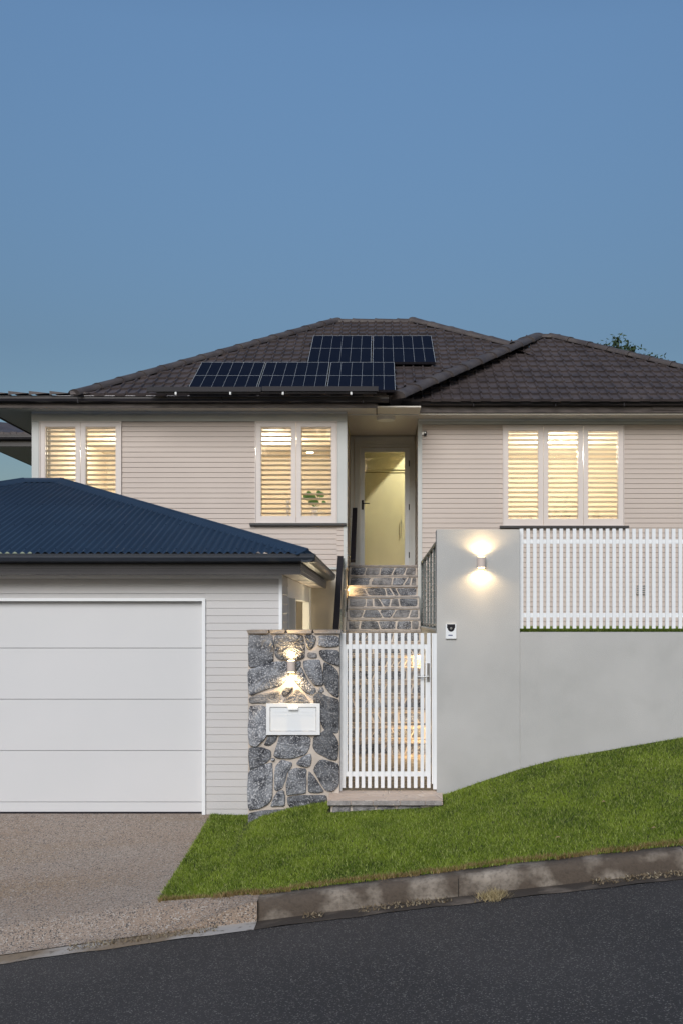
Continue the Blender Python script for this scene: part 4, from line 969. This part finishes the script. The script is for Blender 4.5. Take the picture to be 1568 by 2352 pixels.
mb.build('crown', mat('tree_leaves', (.035, .06, .02), .6), tr)

# tree belt across the street, behind the camera: seen only mirrored in the glass
mb = MB(); rr = random.Random(21); mt = mat('street_tree_leaves', (.04, .07, .025), .7)
def blob(c, r, m=0):
    us = [i*2*math.pi/10 for i in range(11)]; vs = [-math.pi/2+j*math.pi/6 for j in range(7)]
    mb.grid(us, vs, lambda u, v: (c.x+r.x*math.cos(u)*math.cos(v), c.y+r.y*math.sin(u)*math.cos(v), c.z+r.z*math.sin(v)), m)
for i in range(26):
    x = -40+i*3.3+rr.uniform(-1, 1); y = -27+rr.uniform(-3, 3); h = rr.uniform(6.0, 9.0) if not 11 <= i <= 13 else 13.5; r_ = Vector((rr.uniform(2.2, 3.4), 2.2, h*.45)); c_ = Vector((x, y, h*.52))  # middle trees made taller to keep bright sky reflection off the door glass
    blob(c_, r_*.86); mb.cyl((x, y, -4), (x, y, h*.4), .2, n=6)
    for _ in range(420):
        a = Vector((rr.gauss(0, 1), rr.gauss(0, 1), rr.gauss(0, 1))).normalized(); p = c_+Vector((a.x*r_.x, a.y*r_.y, a.z*r_.z))*rr.uniform(.85, 1.12)
        u = Vector((rr.gauss(0, 1), rr.gauss(0, 1), rr.gauss(0, 1))).normalized()*.22; w_ = u.orthogonal()*.7; mb.add([p-u, p+w_, p+u, p-w_], [(0, 1, 2, 3)])
o = mb.build('street_trees', mt); o['kind'] = 'stuff'; tag(o, 'dark belt of trees across the street, mirrored in the window panes', 'trees')

# ================================================================== THINGS BEHIND THE GLASS
def downlight(x, y, z, label):
    mb = MB(); mb.cyl((x, y, z-.012), (x, y, z-.001), .06, n=20); o = mb.build('downlight', M['downglow']); tag(o, label, 'downlight', 'ceiling downlights')
downlight(-1.42, 17.7, 5.0, 'small round lit downlight behind the left pane of the middle window')
downlight(-1.25, 19.2, 5.0, 'small round lit downlight behind the right pane of the middle window')
downlight(2.85, 18.0, 5.0, 'small round lit downlight behind the three part right window')
tb = thing('console_table', 'low timber console behind the middle window carrying the plant', 'table', (-1.5, 17, 2.9))
mb = MB(); mb.box(-2.0, -.85, 16.75, 17.15, 3.56, 3.6); mb.build('top', M['floorwood'], tb)
for x in (-1.97, -.91):
    for y in (16.78, 17.09): mb = MB(); mb.box(x, x+.03, y, y+.03, 2.901, 3.559); mb.build('leg', M['floorwood'], tb)
pl = thing('potted_plant', 'small round leaved green plant in a pale vase behind the middle window', 'plant', (-1.03, 16.95, 3.6))
mb = MB(); mb.cyl((-1.03, 16.95, 3.6), (-1.03, 16.95, 3.78), .05, .06, n=18); mb.build('pot', M['white'], pl)
mb = MB(); rr = random.Random(2)
for i in range(16):
    a = rr.uniform(0, 6.28); l_ = rr.uniform(.05, .16); h_ = rr.uniform(3.84, 4.02); c_ = Vector((-1.03+math.cos(a)*l_, 16.95+math.sin(a)*l_*.6, h_)); mb.cyl((-1.03, 16.95, 3.77), c_, .004, n=5)
    r_ = rr.uniform(.035, .055); nn = Vector((rr.uniform(-.5, .5), -1, rr.uniform(-.3, .6))).normalized(); u = nn.orthogonal().normalized(); w_ = nn.cross(u)
    mb.add([c_+(u*math.cos(q*math.pi/4)+w_*math.sin(q*math.pi/4))*r_ for q in range(8)], [tuple(range(8))])
mb.build('leaves', M['leaf'], pl)
mb = MB(); mb.cyl((X(661, 16.95), 16.95, 3.6), (X(661, 16.95), 16.95, Z(1150, 16.95)), .03); tag(mb.build('candle', M['diffuser']), 'tall white candle behind the left pane of the middle window', 'candle')
# pebble and leaf litter on the lawn
lf = mat('dry_leaf', (.42, .26, .15), .7); rr = random.Random(12)
for i, (x, y, lab) in enumerate(((1500, 1903, 'fallen tan leaf on the upper right of the lawn'), (1385, 1843, 'tiny fallen leaf on the lawn below the rendered wall'), (806, 1836, 'fallen leaf beside the stone step'), (1280, 1925, 'fallen leaf in the middle of the lawn'))):
    d_ = 9.2
    for _ in range(30): d_ = 9.2 if d_ < 8.2 else d_; zz_ = fl(zl(X(x, d_), d_)); d_ += ((CZ-zz_-.03)*F/(y-VY)-d_)*.5
    c_ = Vector((X(x, d_), d_, CZ-(y-VY)/F*d_)); mb = MB(); mb.add([c_+Vector(v) for v in ((-.022, 0, 0), (0, -.012, .012), (.022, .004, .004), (.004, .012, .016))], [(0, 1, 2, 3)])
    tag(mb.build('fallen_leaf', lf), lab, 'leaf', 'fallen leaves')
